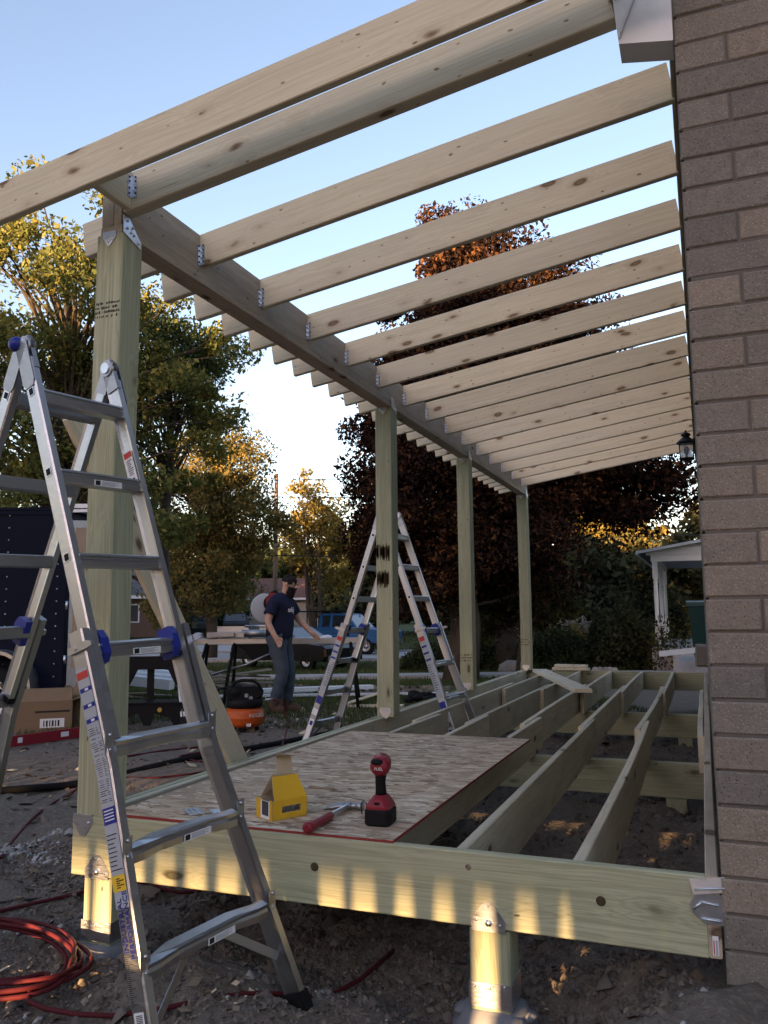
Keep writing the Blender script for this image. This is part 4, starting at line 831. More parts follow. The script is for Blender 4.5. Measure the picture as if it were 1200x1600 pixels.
# cardboard boxes
def carton(s, l, rz, w, d, h, lab, dk=0):
    r = yard('cardboard_box', lab, 'box', s, l, rz, 'cardboard boxes by the trailer'); m = LM(); t = .005
    for c, q in (((0, -d/2, h/2), (w, t, h)), ((0, d/2, h/2), (w, t, h)), ((-w/2, 0, h/2), (t, d, h)), ((w/2, 0, h/2), (t, d, h)), ((0, 0, .004), (w, d, t))): m.box(c, q)
    m.build('carton_body', M['cardboard'], r)
    for sx, sy, ang in ((0, -1, 2.2), (0, 1, .6), (1, 0, .35), (-1, 0, .9)):
        m = LM(); L = d*.48 if sy else w*.42; e = Vector((sx, sy, 0)); dirn = e*math.cos(ang)+Vector((0, 0, math.sin(ang))); o = Vector((sx*w/2, sy*d/2, h)); side = Vector((-sy, sx, 0))*((w if sy else d)/2-.006)
        q = [o-side, o+side, o+side+dirn*L, o-side+dirn*L]; nn_ = (q[1]-q[0]).cross(q[2]-q[0]).normalized()*.004; m.add(q+[p+nn_ for p in q], [(0, 1, 2, 3), (7, 6, 5, 4), (0, 4, 5, 1), (1, 5, 6, 2), (2, 6, 7, 3), (3, 7, 4, 0)]); m.build('flap', M['cardboard'], r)
    m = LM(); m.box((w*.16, -d/2-.0035, h*.28), (w*.42, .002, h*.30)); m.build('shipping_label', M['label'], r)
    m = LM()
    for k in range(6): m.box((w*(.02+.05*k), -d/2-.0048, h*.27), (w*(.02+.012*(k % 2)), .001, h*.2))
    m.box((w*.16, -d/2-.003, h*.66), (w*.6, .0015, h*.06), mi=0); m.build('print', M['ink'], r); return r
carton(9.75, -3.98, .35, .62, .36, .34, 'larger open cardboard box with a white shipping label')
carton(10.05, -3.52, -.2, .34, .40, .38, 'smaller open cardboard box right of the labelled box')
# red spirit level lying on edge
lv_ = yard('spirit_level', 'red spirit level standing on edge on the ground by the boxes', 'level', 8.75, -3.44, .95)
m = LM(); m.board((-.56, 0, .065), (.62, 0, .065), .025, .11); lb = m.build('level_body', M['redpl'], lv_)
m = LM()
for x in (-.40, .10, .52): m.box((x, -.0135, .07), (.09 if x == .10 else .05, .003, .05))
m.build('vial_window', M['label'], lb, kind='stuff')
# sawhorse
sh = yard('sawhorse', 'black plastic folding sawhorse with grey metal legs', 'sawhorse', 9.75, -2.72, .10)
m = LM(); m.prism([(-.36, .68), (.36, .68), (.36, .80), (-.36, .80)], (0, -.05, 0), (1, 0, 0), (0, 0, 1), (0, .10, 0)); m.box((0, 0, .815), (.70, .065, .03))
for s in (-1, 1): m.prism([(s*.36, .70), (s*.17, .70), (s*.22, .60), (s*.27, .50), (s*.40, .50)][::s], (0, -.06, 0), (1, 0, 0), (0, 0, 1), (0, .12, 0))
m.build('top_beam', M['black'], sh)
m = LM(); m.box((-.03, .03, .42), (.075, .05, .56)); m.build('centre_strut', M['black'], sh)
for a in (-1, 1):
    for b in (-1, 1):
        m = LM(); m.board((a*.31, b*.05, .60), (a*.40, b*.24, .05), .055, .03, (0, b, .3)); m.tube([(a*.31, b*.05-.018, .60), (a*.40, b*.24-.018, .05)], .008, 5); lg = m.build('leg', M['aludk'], sh); m = LM(); m.board((a*.385, b*.205, .15), (a*.41, b*.26, -.01), .075, .05, (0, b, .3)); m.build('foot', M['black'], lg)
m = LM(); m.prism([(-.42, .20), (-.30, .14), (-.12, .20), (-.06, .06), (.02, .06), (.06, .20), (.24, .14), (.30, .0), (.42, .0), (.40, .26), (.36, .31), (-.36, .31), (-.42, .26)], (0, -.20, 0), (1, 0, 0), (0, 0, 1), (0, .03, 0)); m.box((0, 0, .30), (.74, .40, .03)); m.build('shelf', M['black'], sh)
m = LM()
for x in (-.28, .12): m.cyl((x, -.20, .235), (x, -.215, .235), .026, 12)
m.build('bolt', M['gold'], sh)
# pancake air compressor
co = yard('air_compressor', 'orange pancake air compressor with black shroud and carry handle', 'compressor', 9.5, -1.60, .15)
m = LM(); m.lathe([(.05, .045), (.17, .05), (.212, .075), (.222, .115), (.225, .150), (.226, .153), (.225, .156), (.222, .20), (.212, .235), (.17, .262), (.05, .268)], 32); tk = m.build('tank', M['orange'], co)
m = LM()
for a in (.4, 2.5, 4.6): m.lathe([(.022, 0), (.026, .01), (.02, .06)], 10, (.15*math.cos(a), .15*math.sin(a), 0))
m.build('foot', M['rubber'], tk)
m = LM(); m.lathe([(.19, .262), (.205, .275), (.20, .34), (.18, .36)], 20); m.prism([(-.19, .36), (.12, .36), (.20, .40), (.19, .45), (.10, .50), (-.10, .50), (-.20, .44)], (0, -.13, 0), (1, 0, 0), (0, 0, 1), (0, .26, 0)); m.sph((-.10, -.03, .43), .12, 14, 9, (1, 1, .8)); m.sph((.10, 0, .41), .11, 12, 8, (1, 1, .8)); m.build('motor_shroud', M['black'], co)
m = LM(); m.tube([(-.15, -.10, .45), (-.12, -.10, .54), (-.04, -.10, .565), (.09, -.10, .56), (.15, -.10, .52), (.20, -.10, .43)], .018, 8); m.tube([(-.13, -.04, .50), (-.28, -.03, .47), (-.40, -.03, .38)], .014, 6); m.build('handle', M['black'], co)
m = LM()
for x, z in ((.02, .40), (.07, .37)): m.cyl((x, -.13, z), (x, -.155, z), .022, 14)
m.tube([(.20, -.06, .33), (.27, -.06, .345), (.31, -.06, .34)], .012, 8); m.sph((.235, -.07, .355), .012, 8, 5); m.build('gauge', M['galv'], co)
text('lettering', 'RIDGID', .058, rootm(co) @ frame((.130, -.1865, .185), (.82, .57, 0), (0, 0, 1)), M['label'], tk)
m = LM(); m.box((.05, -.215, .085), (.05, .01, .03), rz=.2); m.build('badge', M['label'], tk)
# red air hoses and black cords
def hose(name, lab, cat, pts, r, mat, sub=5, noise=.01, group=None):
    P_ = [Vector(p) for p in pts]; out = []
    for i in range(len(P_)-1):
        a, b, c, d = P_[max(i-1, 0)], P_[i], P_[i+1], P_[min(i+2, len(P_)-1)]
        for k in range(sub):
            t = k/sub; out.append(.5*((2*b)+(c-a)*t+(2*a-5*b+4*c-d)*t*t+(3*b-a-3*c+d)*t**3))
    out.append(P_[-1]); m = MB(); m.tube(out, r, 8); return tag(m.build(name, mat), lab, cat, group)
gp = lambda x, y, h=.012: (x, y, G0(x, y)+h)
coil = []
cx, cy = -.16, -.30
for k in range(7*14):
    t = k/14*2*math.pi; j = k//14; rx = .50+.045*math.sin(k*.37)+.02*((j*5) % 3-1); ry = .25+.03*math.cos(k*.23)+.014*((j*7) % 3-1)
    x = cx+rx*math.cos(t)*.87-ry*math.sin(t)*.5+.02*((j*3) % 4-1.5); y = cy+rx*math.cos(t)*.06+ry*math.sin(t)*1.05+.012*((j*5) % 4-1.5); coil.append((x, y, G0(cx+.0, cy)+.02+.012*(j % 4)+.03*abs(math.sin(t*.5+j))+max(0, G0(x, y)-G0(cx, cy))))
coil += [gp(.30, -.52, .04), gp(.62, -.50), gp(.95, -.25), gp(1.15, .05), gp(1.2, .5)]
hose('hose_coil', 'loose coil of red rubber hose lying on the dirt beside the ladder', 'hose', coil, .0085, M['redhose'], 3)
hose('air_hose', 'red hose strand crossing the dirt at the lower left towards the deck corner', 'hose', [gp(-1.1, -.1), gp(-.8, .15), gp(-.5, .48), gp(-.25, .72, .03), gp(.05, .8), gp(.3, 1.3)], .0085, M['redhose'])
hose('air_hose', 'long red air hose running from the compressor across the yard past the front post', 'hose', [Vector(rootm(co) @ Vector((.31, -.06, .34))), Vector(rootm(co) @ Vector((.42, -.10, .30))), Vector(rootm(co) @ Vector((.48, -.25, .10)))]+[gp(-1.35, 4.25), gp(-1.28, 3.95), gp(-1.45, 3.6), gp(-1.8, 3.55), gp(-2.1, 3.75), gp(-1.9, 4.1), gp(-1.5, 3.9), gp(-1.3, 3.4), gp(-1.46, 3.15), gp(-1.7, 2.85), gp(-2.15, 2.72), gp(-2.05, 2.3), gp(-1.77, 1.67), gp(-1.35, 1.0), gp(-1.2, .75), gp(-1.5, .3)], .0085, M['redhose'], 7)
hose('air_hose', 'short red hose loop lying in front of the sawhorse', 'hose', [gp(-3.4, 4.3), gp(-2.9, 3.7), gp(-2.55, 3.55), gp(-2.4, 4.0), gp(-2.0, 4.5), gp(-1.6, 4.0), gp(-1.45, 3.75)], .0085, M['redhose'])
hose('power_cord', 'thin black power cord on the dirt at the lower left', 'cord', [gp(-1.3, -.2), gp(-.75, .35), gp(-.4, .66), gp(0, .85), gp(.4, 1.2)], .005, M['wire'])
hose('power_cord', 'thick black hose or pipe along the edge of the lawn behind the front post', 'cord', [gp(-3.1, 1.2, .02), gp(-2.45, 2.0, .02), gp(-2.2, 2.6, .02), gp(-1.9, 3.6, .02), gp(-1.6, 4.6, .02), gp(-1.2, 6.2, .02)], .03, M['rubber'])
# white trim boards, scrap lumber
for i, (a, b, z) in enumerate((((14.4, -2.6), (15.6, -.35), .02), ((14.15, -2.5), (15.35, -.25), .06), ((13.3, -2.9), (14.0, 1.05), .02))):
    p, q = Wd(*a), Wd(*b); m = MB(); m.board((p.x, p.y, G0(p.x, p.y)+z+.03), (q.x, q.y, G0(q.x, q.y)+z+.03), .14 if i < 2 else .06, .07 if i < 2 else .04); tag(m.build('trim_board', M['white']), ('lower of two stacked white trim boards lying on the grass', 'upper of two stacked white trim boards lying on the grass', 'long thin white strip lying nearest the man on the grass')[i], 'board', 'white trim boards on the lawn')
def scrap(n, s, l, ds, dl, mat, name, lab, cat, grp, L=(.6, 1.8), tilt=.15, rot=.6, hmax=.12):
    for k in range(n):
        p = Wd(s+rng.uniform(-ds, ds), l+rng.uniform(-dl, dl)); a = YAW+rng.normal(0, rot); ln = rng.uniform(*L); d = Vector((math.cos(a), math.sin(a), rng.normal(0, tilt)))*ln/2; z = G0(p.x, p.y)+.02+abs(d.z)+rng.uniform(0, hmax)
        m = MB(); c = Vector((p.x, p.y, z)); m.board(c-d, c+d, rng.uniform(.06, .16), .03, (0, 0, 1)); tag(m.build(name, M[mat]), lab, cat, grp)
scrap(11, 16.2, -3.35, 1.3, .75, 'brownwood', 'scrap_board', 'weathered scrap board in the brown pile behind the saw stand', 'board', 'old boards piled behind the saw stand', (.9, 2.4), .10, .35, .30)
scrap(5, 14.0, -4.1, .5, .4, 'brownwood', 'scrap_board', 'old board in the heap behind the black sawhorse', 'board', 'boards behind the sawhorse', (.8, 1.6), .05, .3, .22)
for k in range(3):
    p = Wd(13.3+.2*k, -4.0+.05*k); m = MB(); a = YAW-.12; d = Vector((math.cos(a), math.sin(a), -.10))*.62; c = Vector((p.x, p.y, G0(p.x, p.y)+.33+.07*k)); m.board(c-d, c+d, .22, .16-.05*k, ch=.006)
    tag(m.build('foam_board', M['white']), ('thickest white packaged board on the heap behind the sawhorse', 'middle white packaged board on the heap behind the sawhorse', 'topmost white packaged board on the heap behind the sawhorse')[k], 'board', 'white packaged boards')
p = Wd(11.85, -.17); z = G0(p.x, p.y)
m = MB(); c = Vector((p.x, p.y, z)); m.board(c+Vector((-.45, -.12, .02)), c+Vector((.2, .15, .24)), .22, .02, (0, 0, 1)); tag(m.build('scrap_board', M['spruce']), 'tilted pale offcut leaning against other scraps beside the second post', 'board', 'pale offcuts beside the second post')
m = MB(); m.board(c+Vector((-.35, -.16, .02)), c+Vector((.45, .0, .03)), .18, .03); tag(m.build('scrap_board', M['spruce']), 'flat pale offcut on the grass under the tilted one', 'board', 'pale offcuts beside the second post')
m = MB(); m.board(c+Vector((.10, -.1, .02)), c+Vector((.16, -.02, .30)), .06, .03, (1, 0, 0)); tag(m.build('scrap_board', M['spruce']), 'small upright pale offcut touching the second post', 'board', 'pale offcuts beside the second post')
p = Wd(12.2, .62); z = G0(p.x, p.y); m = MB()
for k in range(26):
    c = Vector((p.x+rng.normal(0, .16), p.y+rng.normal(0, .12), z+rng.uniform(.02, .16))); m.sph(c, rng.uniform(.03, .08), 7, 5, (1.4, 1, .6), nz=.4)
tag(m.build('debris_heap', M['black']), 'small dark heap of rags and debris just right of the second post', 'debris'); 
# mitre saw on its stand
st = yard('saw_stand', 'long aluminium saw stand with black tube legs across the yard', 'saw stand', 12.0, -1.55)
m = LM(); m.board((-1.35, 0, .93), (1.28, 0, .93), .10, .085); rlb = m.build('rail', M['alu'], st)
m = LM(); m.board((-1.75, .02, .905), (-1.33, .02, .905), .05, .05); m.tube([(-1.75, .0, .94), (-1.3, .0, .955)], .012, 6); m.build('extension', M['aludk'], st)
for x, dx in ((-1.02, -.16), (-.62, -.10), (1.05, .12)):
    for b in (-1, 1):
        m = LM(); m.tube([(x, b*.04, .90), (x+dx*.5, b*.22, .5), (x+dx, b*.34, .0)], .024, 8); m.build('leg', M['black'], st)
m = LM(); m.tube([(-.95, -.02, .46), (-.45, -.06, .60), (.12, -.02, .86)], .018, 6); m.build('brace', M['aludk'], st)
m = LM(); m.prism([(-.62, .90), (.20, .90), (.12, .78), (-.10, .66), (-.35, .66), (-.48, .80)], (0, -.05, 0), (1, 0, 0), (0, 0, 1), (0, .24, 0)); m.build('dust_bag', M['black'], st)
ms = yard('mitre_saw', 'sliding mitre saw with round grey blade guard mounted on the stand', 'saw', 12.0, -1.95, 0, None, .975)
m = LM(); m.box((-.18, .05, .05), (.86, .30, .07)); m.box((-.35, -.12, .055), (.28, .1, .05)); m.lathe([(.001, .0), (.22, .0), (.22, .10), (.001, .10)], 20, (.08, .05, .02)); m.build('base', M['aludk'], ms)
m = LM(); m.box((-.28, .15, .13), (.46, .03, .08)); m.box((.26, .15, .13), (.30, .03, .08)); m.cyl((-.1, .12, .17), (.55, .12, .17), .02, 8); m.build('fence', M['alu'], ms)
m = LM(); m.lathe([(.001, -.02), (.05, -.022), (.20, -.022), (.214, -.012), (.214, .012), (.20, .022), (.001, .02)], 30, (.20, .02, .43), Matrix.Rotation(math.pi/2, 3, 'X') @ Matrix.Rotation(.5, 3, 'Y')); m.build('blade_guard', M['guard'], ms)
m = LM(); m.sph((.30, .06, .50), .13, 12, 8, (1.1, 1, 1)); m.tube([(.26, .05, .62), (.34, .05, .68), (.42, .05, .60)], .025, 8); m.tube([(.22, .1, .2), (.26, .16, .40)], .045, 8); m.build('motor', M['black'], ms)
m = LM(); m.box((.30, -.055, .54), (.14, .02, .10)); m.box((.32, -.07, .62), (.10, .03, .06)); m.build('red_cover', M['redpl'], ms)
m = LM(); m.box((-.33, -.055, .06), (.13, .006, .05)); m.build('badge', M['ink'], ms)
# ---------------------------------------------------------------- the man
def person():
    root = yard('person', 'bearded man in navy t-shirt and blue jeans walking past the saw stand', 'person', 11.15, -1.40, .06)
    J = {'pel': (-.03, 0, .97), 'bel': (-.005, -.015, 1.12), 'che': (.0, 0, 1.33), 'upc': (.005, .0, 1.46), 'nek': (.045, -.005, 1.56), 'hd0': (.085, -.01, 1.64), 'hd1': (.105, -.015, 1.715), 'hd2': (.10, -.015, 1.775),
         'shR': (-.085, -.185, 1.46), 'elR': (-.165, -.245, 1.195), 'wrR': (-.05, -.30, .995), 'haR': (-.015, -.31, .945), 'shL': (.10, .165, 1.45), 'elL': (.235, .20, 1.215), 'wrL': (.405, .13, 1.045), 'haL': (.45, .10, 1.0),
         'hiR': (-.06, -.10, .93), 'knR': (.035, -.11, .53), 'anR': (-.085, -.10, .11), 'baR': (-.075, -.105, .05), 'toR': (.06, -.135, .035), 'hiL': (.015, .10, .93), 'knL': (.10, .10, .53), 'anL': (.085, .11, .10), 'baL': (.10, .11, .05), 'toL': (.245, .075, .035)}
    Rd = {'pel': (.165, .15), 'bel': (.175, .165), 'che': (.185, .15), 'upc': (.15, .11), 'nek': .062, 'hd0': .075, 'hd1': .098, 'hd2': .075, 'shR': .078, 'elR': .050, 'wrR': .034, 'haR': .040, 'shL': .078, 'elL': .050, 'wrL': .034, 'haL': .040,
          'hiR': .115, 'knR': .078, 'anR': .052, 'baR': .055, 'toR': .045, 'hiL': .115, 'knL': .078, 'anL': .052, 'baL': .055, 'toL': .045}
    E = [('pel', 'bel'), ('bel', 'che'), ('che', 'upc'), ('upc', 'nek'), ('nek', 'hd0'), ('hd0', 'hd1'), ('hd1', 'hd2')]
    for s in 'RL': E += [('upc', 'sh'+s), ('sh'+s, 'el'+s), ('el'+s, 'wr'+s), ('wr'+s, 'ha'+s), ('pel', 'hi'+s), ('hi'+s, 'kn'+s), ('kn'+s, 'an'+s), ('an'+s, 'ba'+s), ('ba'+s, 'to'+s)]
    names = list(J); ix = {n: i for i, n in enumerate(names)}
    # fingers: five short chains per hand, rooted in the palm
    fv = []; fe = []; fr = []
    for s, sgn in (('R', 1), ('L', -1)):
        w, h = Vector(J['wr'+s]), Vector(J['ha'+s]); d = (h-w).normalized(); sd_ = Vector((.75, -.2*sgn, .35)) if s == 'R' else Vector((.2, -.6, .5)); sd_ = (sd_-d*sd_.dot(d)).normalized(); cu = d.cross(sd_)*(1 if s == 'R' else -1)
        for k, (o, L) in enumerate(((-.030, .060), (-.011, .075), (.009, .080), (.028, .072))):
            a = h+sd_*o*-1; b = a+d*L*.6+cu*.008; c = b+d*L*.45+cu*L*.35
            n = len(names)+len(fv); fv += [a, b, c]; fe += [(ix['ha'+s], n), (n, n+1), (n+1, n+2)]; fr += [.013, .0105, .009]
        a = w.lerp(h, .5)+sd_*.03; b = a+sd_*.025+d*.03; c = b+d*.035; n = len(names)+len(fv); fv += [a, b, c]; fe += [(ix['ha'+s], n), (n, n+1), (n+1, n+2)]; fr += [.014, .012, .010]
    me = bpy.data.meshes.new('body_cage'); me.from_pydata([J[n] for n in names]+[tuple(v) for v in fv], [(ix[a], ix[b]) for a, b in E]+fe, [])
    cg = bpy.data.objects.new('body_cage', me); COL.objects.link(cg); cg.modifiers.new('skin', 'SKIN'); sub = cg.modifiers.new('sub', 'SUBSURF'); sub.levels = sub.render_levels = 2
    sv = me.skin_vertices[0].data
    for n in names: r = Rd[n]; sv[ix[n]].radius = r if isinstance(r, tuple) else (r, r); sv[ix[n]].use_root = (n == 'pel')
    for i, r in enumerate(fr): sv[len(names)+i].radius = (r, r)
    bpy.context.view_layer.update(); dg = bpy.context.evaluated_depsgraph_get(); bm_ = bpy.data.meshes.new_from_object(cg.evaluated_get(dg)); bpy.data.objects.remove(cg)
    V = np.array([v.co for v in bm_.vertices]); Nn = np.array([v.normal for v in bm_.vertices]); F = [tuple(p.vertices) for p in bm_.polygons]; C = np.array([p.center for p in bm_.polygons])
    segs = E; cls = []
    for c in C:
        best = None
        for (a, b) in segs:
            A, B = np.array(J[a]), np.array(J[b]); ab = B-A; t = np.clip((c-A)@ab/(ab@ab), 0, 1); ra = Rd[a][0] if isinstance(Rd[a], tuple) else Rd[a]; rb = Rd[b][0] if isinstance(Rd[b], tuple) else Rd[b]
            d_ = np.linalg.norm(c-A-ab*t)/(ra*(1-t)+rb*t)
            if best is None or d_ < best[0]: best = (d_, a, b, t)
        cls.append(best)
    shirt, jeans, boots = [], [], []
    for i, (d_, a, b, t) in enumerate(cls):
        k = a+b; z = C[i][2]
        if a == 'upc' and b == 'nek' and t > .45 and C[i][2] > 1.50: pass
        elif (k in ('belche', 'cheupc', 'upcnek', 'pelbel', 'upcshR', 'upcshL') and z > .985) or (a[:2] == 'sh' and t < .62): shirt.append(i)
        if (a[:2] in ('hi', 'kn') and not (a[:2] == 'kn' and t > .93)) or (a == 'pel') and z < 1.03: jeans.append(i)
        if a[:2] in ('an', 'ba') or (a[:2] == 'kn' and t > .80): boots.append(i)
    body = bpy.data.meshes.new('body'); body.from_pydata([tuple(v) for v in V], [], F); body.materials.append(M['skin']); body.polygons.foreach_set('use_smooth', [True]*len(F)); body.update()
    bo = bpy.data.objects.new('body', body); COL.objects.link(bo); bo.parent = root
    def cloth(name, fid, off, mat, wr=0, seed=1):
        us = sorted({v for f in fid for v in F[f]}); mp = {v: i for i, v in enumerate(us)}; r_ = np.random.default_rng(seed)
        VV = V[us]+Nn[us]*off
        if wr: ph = VV @ np.array([[9, 31], [13, 11], [38, 27.]]); VV = VV+Nn[us]*(wr*(np.sin(ph[:, :1])+.6*np.sin(ph[:, 1:]*1.7)))
        mm = bpy.data.meshes.new(name); mm.from_pydata([tuple(v) for v in VV], [], [tuple(mp[v] for v in F[f]) for f in fid]); mm.materials.append(mat); mm.polygons.foreach_set('use_smooth', [True]*len(fid)); mm.update()
        o = bpy.data.objects.new(name, mm); COL.objects.link(o); o.parent = root; q = o.modifiers.new('thick', 'SOLIDIFY'); q.thickness = .006; q.offset = 1; return o
    sh_ = cloth('t_shirt', shirt, .016, M['shirt'], .004); cloth('jeans', jeans, .014, M['denim'], .005, 2); cloth('boots', boots, .016, M['boot'], 0, 3)
    hc = Vector((.112, -.016, 1.70)); fd = Vector((.86, -.34, -.36)).normalized(); sdv = fd.cross(Vector((0, 0, 1))).normalized(); uv = sdv.cross(fd); HP = lambda f, r, u: hc+fd*f+sdv*r+uv*u
    m = LM(); m.tube([HP(.088, 0, .022), HP(.116, 0, -.012), HP(.098, 0, -.020)], [.010, .016, .012], 8); m.build('nose', M['skin'], bo)
    for s in (-1, 1): m = LM(); m.sph(HP(.0, s*.098, -.002), .026, 8, 6, (.7, .7, 1.2)); m.build('ear', M['skin'], bo); m = LM(); m.sph(HP(.092, s*.034, .022), .010, 8, 6); m.build('eye', M['ink'], bo)
    m = LM(); m.box(HP(.103, 0, -.052), (.012, .04, .008)); m.build('mouth', M['redpl'], bo)
    m = LM()
    for k in range(520):
        a = rng.uniform(0, 6.28); u = rng.uniform(-.1, 1); q = HP(-.014+.094*math.cos(a)*math.sqrt(max(0, 1-u*u*.8)), .090*math.sin(a)*math.sqrt(max(0, 1-u*u*.8)), .026+.082*u)
        if (q-hc).dot(fd) > .052 and (q-hc).dot(uv) < .062: continue
        m.sph(q, .013, 6, 4, nz=.5)
    m.build('hair', M['hair'], bo)
    m = LM()
    for k in range(300):
        a = rng.uniform(-1.35, 1.35); u = rng.uniform(-.15, -.03); q = HP(.020+.078*math.cos(a), .080*math.sin(a), u)
        if abs(a) < .35 and u > -.065: continue
        m.sph(q, .015, 6, 4, nz=.5)
    m.build('beard', M['hair'], bo)
    cfd = Vector((.92, -.40, 0)).normalized(); csd = Vector((cfd.y, -cfd.x, 0))
    from mathutils.bvhtree import BVHTree
    bv = BVHTree.FromPolygons([tuple(v) for v in V], F); o0 = Vector((.0, -.0, 1.355))+csd*.035; hit = bv.ray_cast(o0+cfd*.6, -cfd)
    q = (hit[0] if hit[0] else o0+cfd*.2)+cfd*.034; rt = Vector((-csd.x, -csd.y, 0)); text('shirt_print', 'nckj', .10, rootm(root) @ frame(q, rt, (-.0, 0, 1)), M['label'], sh_, .002)
    return root
person()
# ---------------------------------------------------------------- vehicles in the street and drives
def car(name, lab, cat, s, l, rz, paint, kind='sedan', dz=.02):
    r = yard(name, lab, cat, s, l, rz, None, dz); pick = kind == 'pickup'; suv = kind == 'suv'
    L, Wd_, wr, wb = (5.6, 1.95, .40, 3.6) if pick else (4.7, 1.86, .35, 2.8) if suv else (4.5, 1.78, .32, 2.65)
    if pick: low = [(-2.8, .55), (2.7, .55), (2.8, .75), (2.78, 1.05), (2.6, 1.16), (1.25, 1.22), (-2.8, 1.22)]; cab = [(-.75, 1.22), (1.35, 1.22), (.75, 1.84), (.5, 1.90), (-.55, 1.90), (-.70, 1.84)]
    elif suv: low = [(-2.3, .35), (2.25, .35), (2.35, .6), (2.3, .95), (2.15, 1.05), (1.1, 1.12), (-2.3, 1.12), (-2.35, .8)]; cab = [(-2.22, 1.12), (1.1, 1.12), (.35, 1.66), (.1, 1.72), (-1.9, 1.72), (-2.05, 1.66)]
    else: low = [(-2.2, .28), (2.1, .28), (2.22, .45), (2.18, .70), (2.0, .80), (.95, .90), (-1.5, .93), (-2.15, .88), (-2.25, .6)]; cab = [(-1.55, .92), (.95, .89), (.15, 1.36), (-.1, 1.40), (-.75, 1.38), (-.95, 1.34)]
    m = LM()
    def loft(poly, wid, mi=0):
        cx_, cz_ = np.mean([p[0] for p in poly]), np.mean([p[1] for p in poly]); n = len(poly); vs = []
        for w, sc in wid: vs += [(cx_+(x-cx_)*sc, w, cz_+(z-cz_)*sc) for x, z in poly]
        k = len(wid); m.add(vs, [(i*n+j, i*n+(j+1) % n, (i+1)*n+(j+1) % n, (i+1)*n+j) for i in range(k-1) for j in range(n)]+[tuple(range(n-1, -1, -1)), tuple(range((k-1)*n, k*n))], mi)
    h = Wd_/2; loft(low, ((-h, .95), (-h*.96, .985), (-h*.6, 1), (h*.6, 1), (h*.96, .985), (h, .95)))
    cb = [(x, z) for x, z in cab]; n = len(cb); vs = []
    zt = max(z for x, z in cb); zb_ = min(z for x, z in cb)
    for sg in (-1, 1): vs += [(x, sg*h*(.94-.20*(z-zb_)/(zt-zb_)), z) for x, z in cb]
    m.add(vs, [tuple(range(n-1, -1, -1)), tuple(range(n, 2*n))]+[(j, (j+1) % n, n+(j+1) % n, n+j) for j in range(n)])
    if pick: m.box((-1.78, 0, 1.225), (1.9, Wd_*.86, .01), mi=1)
    bd = m.build('body', [paint, M['black']], r)
    yy = lambda z: h*(.94-.20*(z-zb_)/(zt-zb_))
    def pane(pts, nm='window'):
        q = LM(); v = [Vector(p) for p in pts]; nr = (v[1]-v[0]).cross(v[2]-v[0]).normalized(); o = Vector((sum(p.x for p in v)/4, sum(p.y for p in v)/4, sum(p.z for p in v)/4)); nr = nr if nr.dot(o-Vector((0, 0, .8))) > 0 else -nr
        v = [o+(p-o)*.9+nr*.008 for p in v]; q.add(v+[p-nr*.02 for p in v], [(0, 1, 2, 3), (7, 6, 5, 4), (0, 4, 5, 1), (1, 5, 6, 2), (2, 6, 7, 3), (3, 7, 4, 0)]); q.build(nm, M['carglass'], bd)
    fx0, fz0 = cb[1]; fx1, fz1 = cb[2]; pane([(fx0, -yy(fz0), fz0), (fx0, yy(fz0), fz0), (fx1, yy(fz1), fz1), (fx1, -yy(fz1), fz1)], 'windscreen')
    bx0, bz0 = cb[0]; bx1, bz1 = cb[-1]; pane([(bx0, -yy(bz0), bz0), (bx0, yy(bz0), bz0), (bx1, yy(bz1), bz1), (bx1, -yy(bz1), bz1)], 'rear_window')
    mid = (cb[-2][0]+cb[3][0])/2-.05
    for sg in (-1, 1):
        pane([(fx0-.25, sg*yy(fz0+.03), fz0+.03), (mid+.04, sg*yy(fz0+.03), fz0+.03), (mid+.04, sg*yy(fz1), fz1), (fx1-.05, sg*yy(fz1), fz1)]); pane([(mid-.04, sg*yy(bz0+.03), bz0+.03), (bx0+.2, sg*yy(bz0+.03), bz0+.03), (bx1+.12, sg*yy(bz1), bz1), (mid-.04, sg*yy(bz1), bz1)])
        for x in (-wb/2, wb/2): wheel(r, (x, sg*(h-.10), wr), wr, .21, (0, sg, 0), M['aludk'])
        q = LM(); q.sph((L/2-.25, sg*h*.72, low[3][1]-.08), .10, 10, 6, (1, 1.5, .7)); q.build('headlight', M['label'], bd); q = LM(); q.box((low[-1][0]+.04, sg*h*.78, .75 if not pick else 1.0), (.06, .2, .14 if not pick else .3)); q.build('tail_light', M['labelred'], bd)
        q = LM(); q.sph((fx0-.28, sg*(h+.08), fz0+.12), .09, 8, 6, (.7, 1.2, .8)); q.build('mirror', paint, bd)
        q = LM(); q.box((mid+.25, sg*(h*.985+.004), .75 if not pick else .98), (.16, .03, .03)); q.build('door_handle', M['black'], bd)
    q = LM(); q.box((L/2-.05, 0, .40 if not pick else .62), (.12, Wd_*.92, .18)); q.box((-L/2+.02, 0, .42 if not pick else .62), (.12, Wd_*.92, .18)); q.build('bumper', M['alu'] if pick else M['black'], bd)
    return r
car('parked_car', 'shiny black sedan parked at the kerb behind the man', 'car', 28.0, -3.05, -.65, M['carblack'])
m = MB(); p = Wd(26.9, -2.05); z = p.z
for k in range(7): m.sph((p.x+rng.normal(0, .16), p.y+rng.normal(0, .16), z+.97+.05*rng.random()), .13, 8, 5, (1.2, 1, .6), nz=.5)
tag(m.build('white_bag', M['white']), 'crumpled white plastic bag lying on the bonnet of the black sedan', 'bag')
pk = car('pickup_truck', 'bright blue pickup truck in the street left of the second post', 'truck', 39.5, -2.1, -.45, M['carblue'], 'pickup')
m = LM()
for x in (-2.4, -.85):
    for sg in (-1, 1): m.tube([(x, sg*.85, 1.2), (x, sg*.85, 2.0)], .03, 6)
    m.tube([(x, -.85, 2.0), (x, .85, 2.0)], .03, 6)
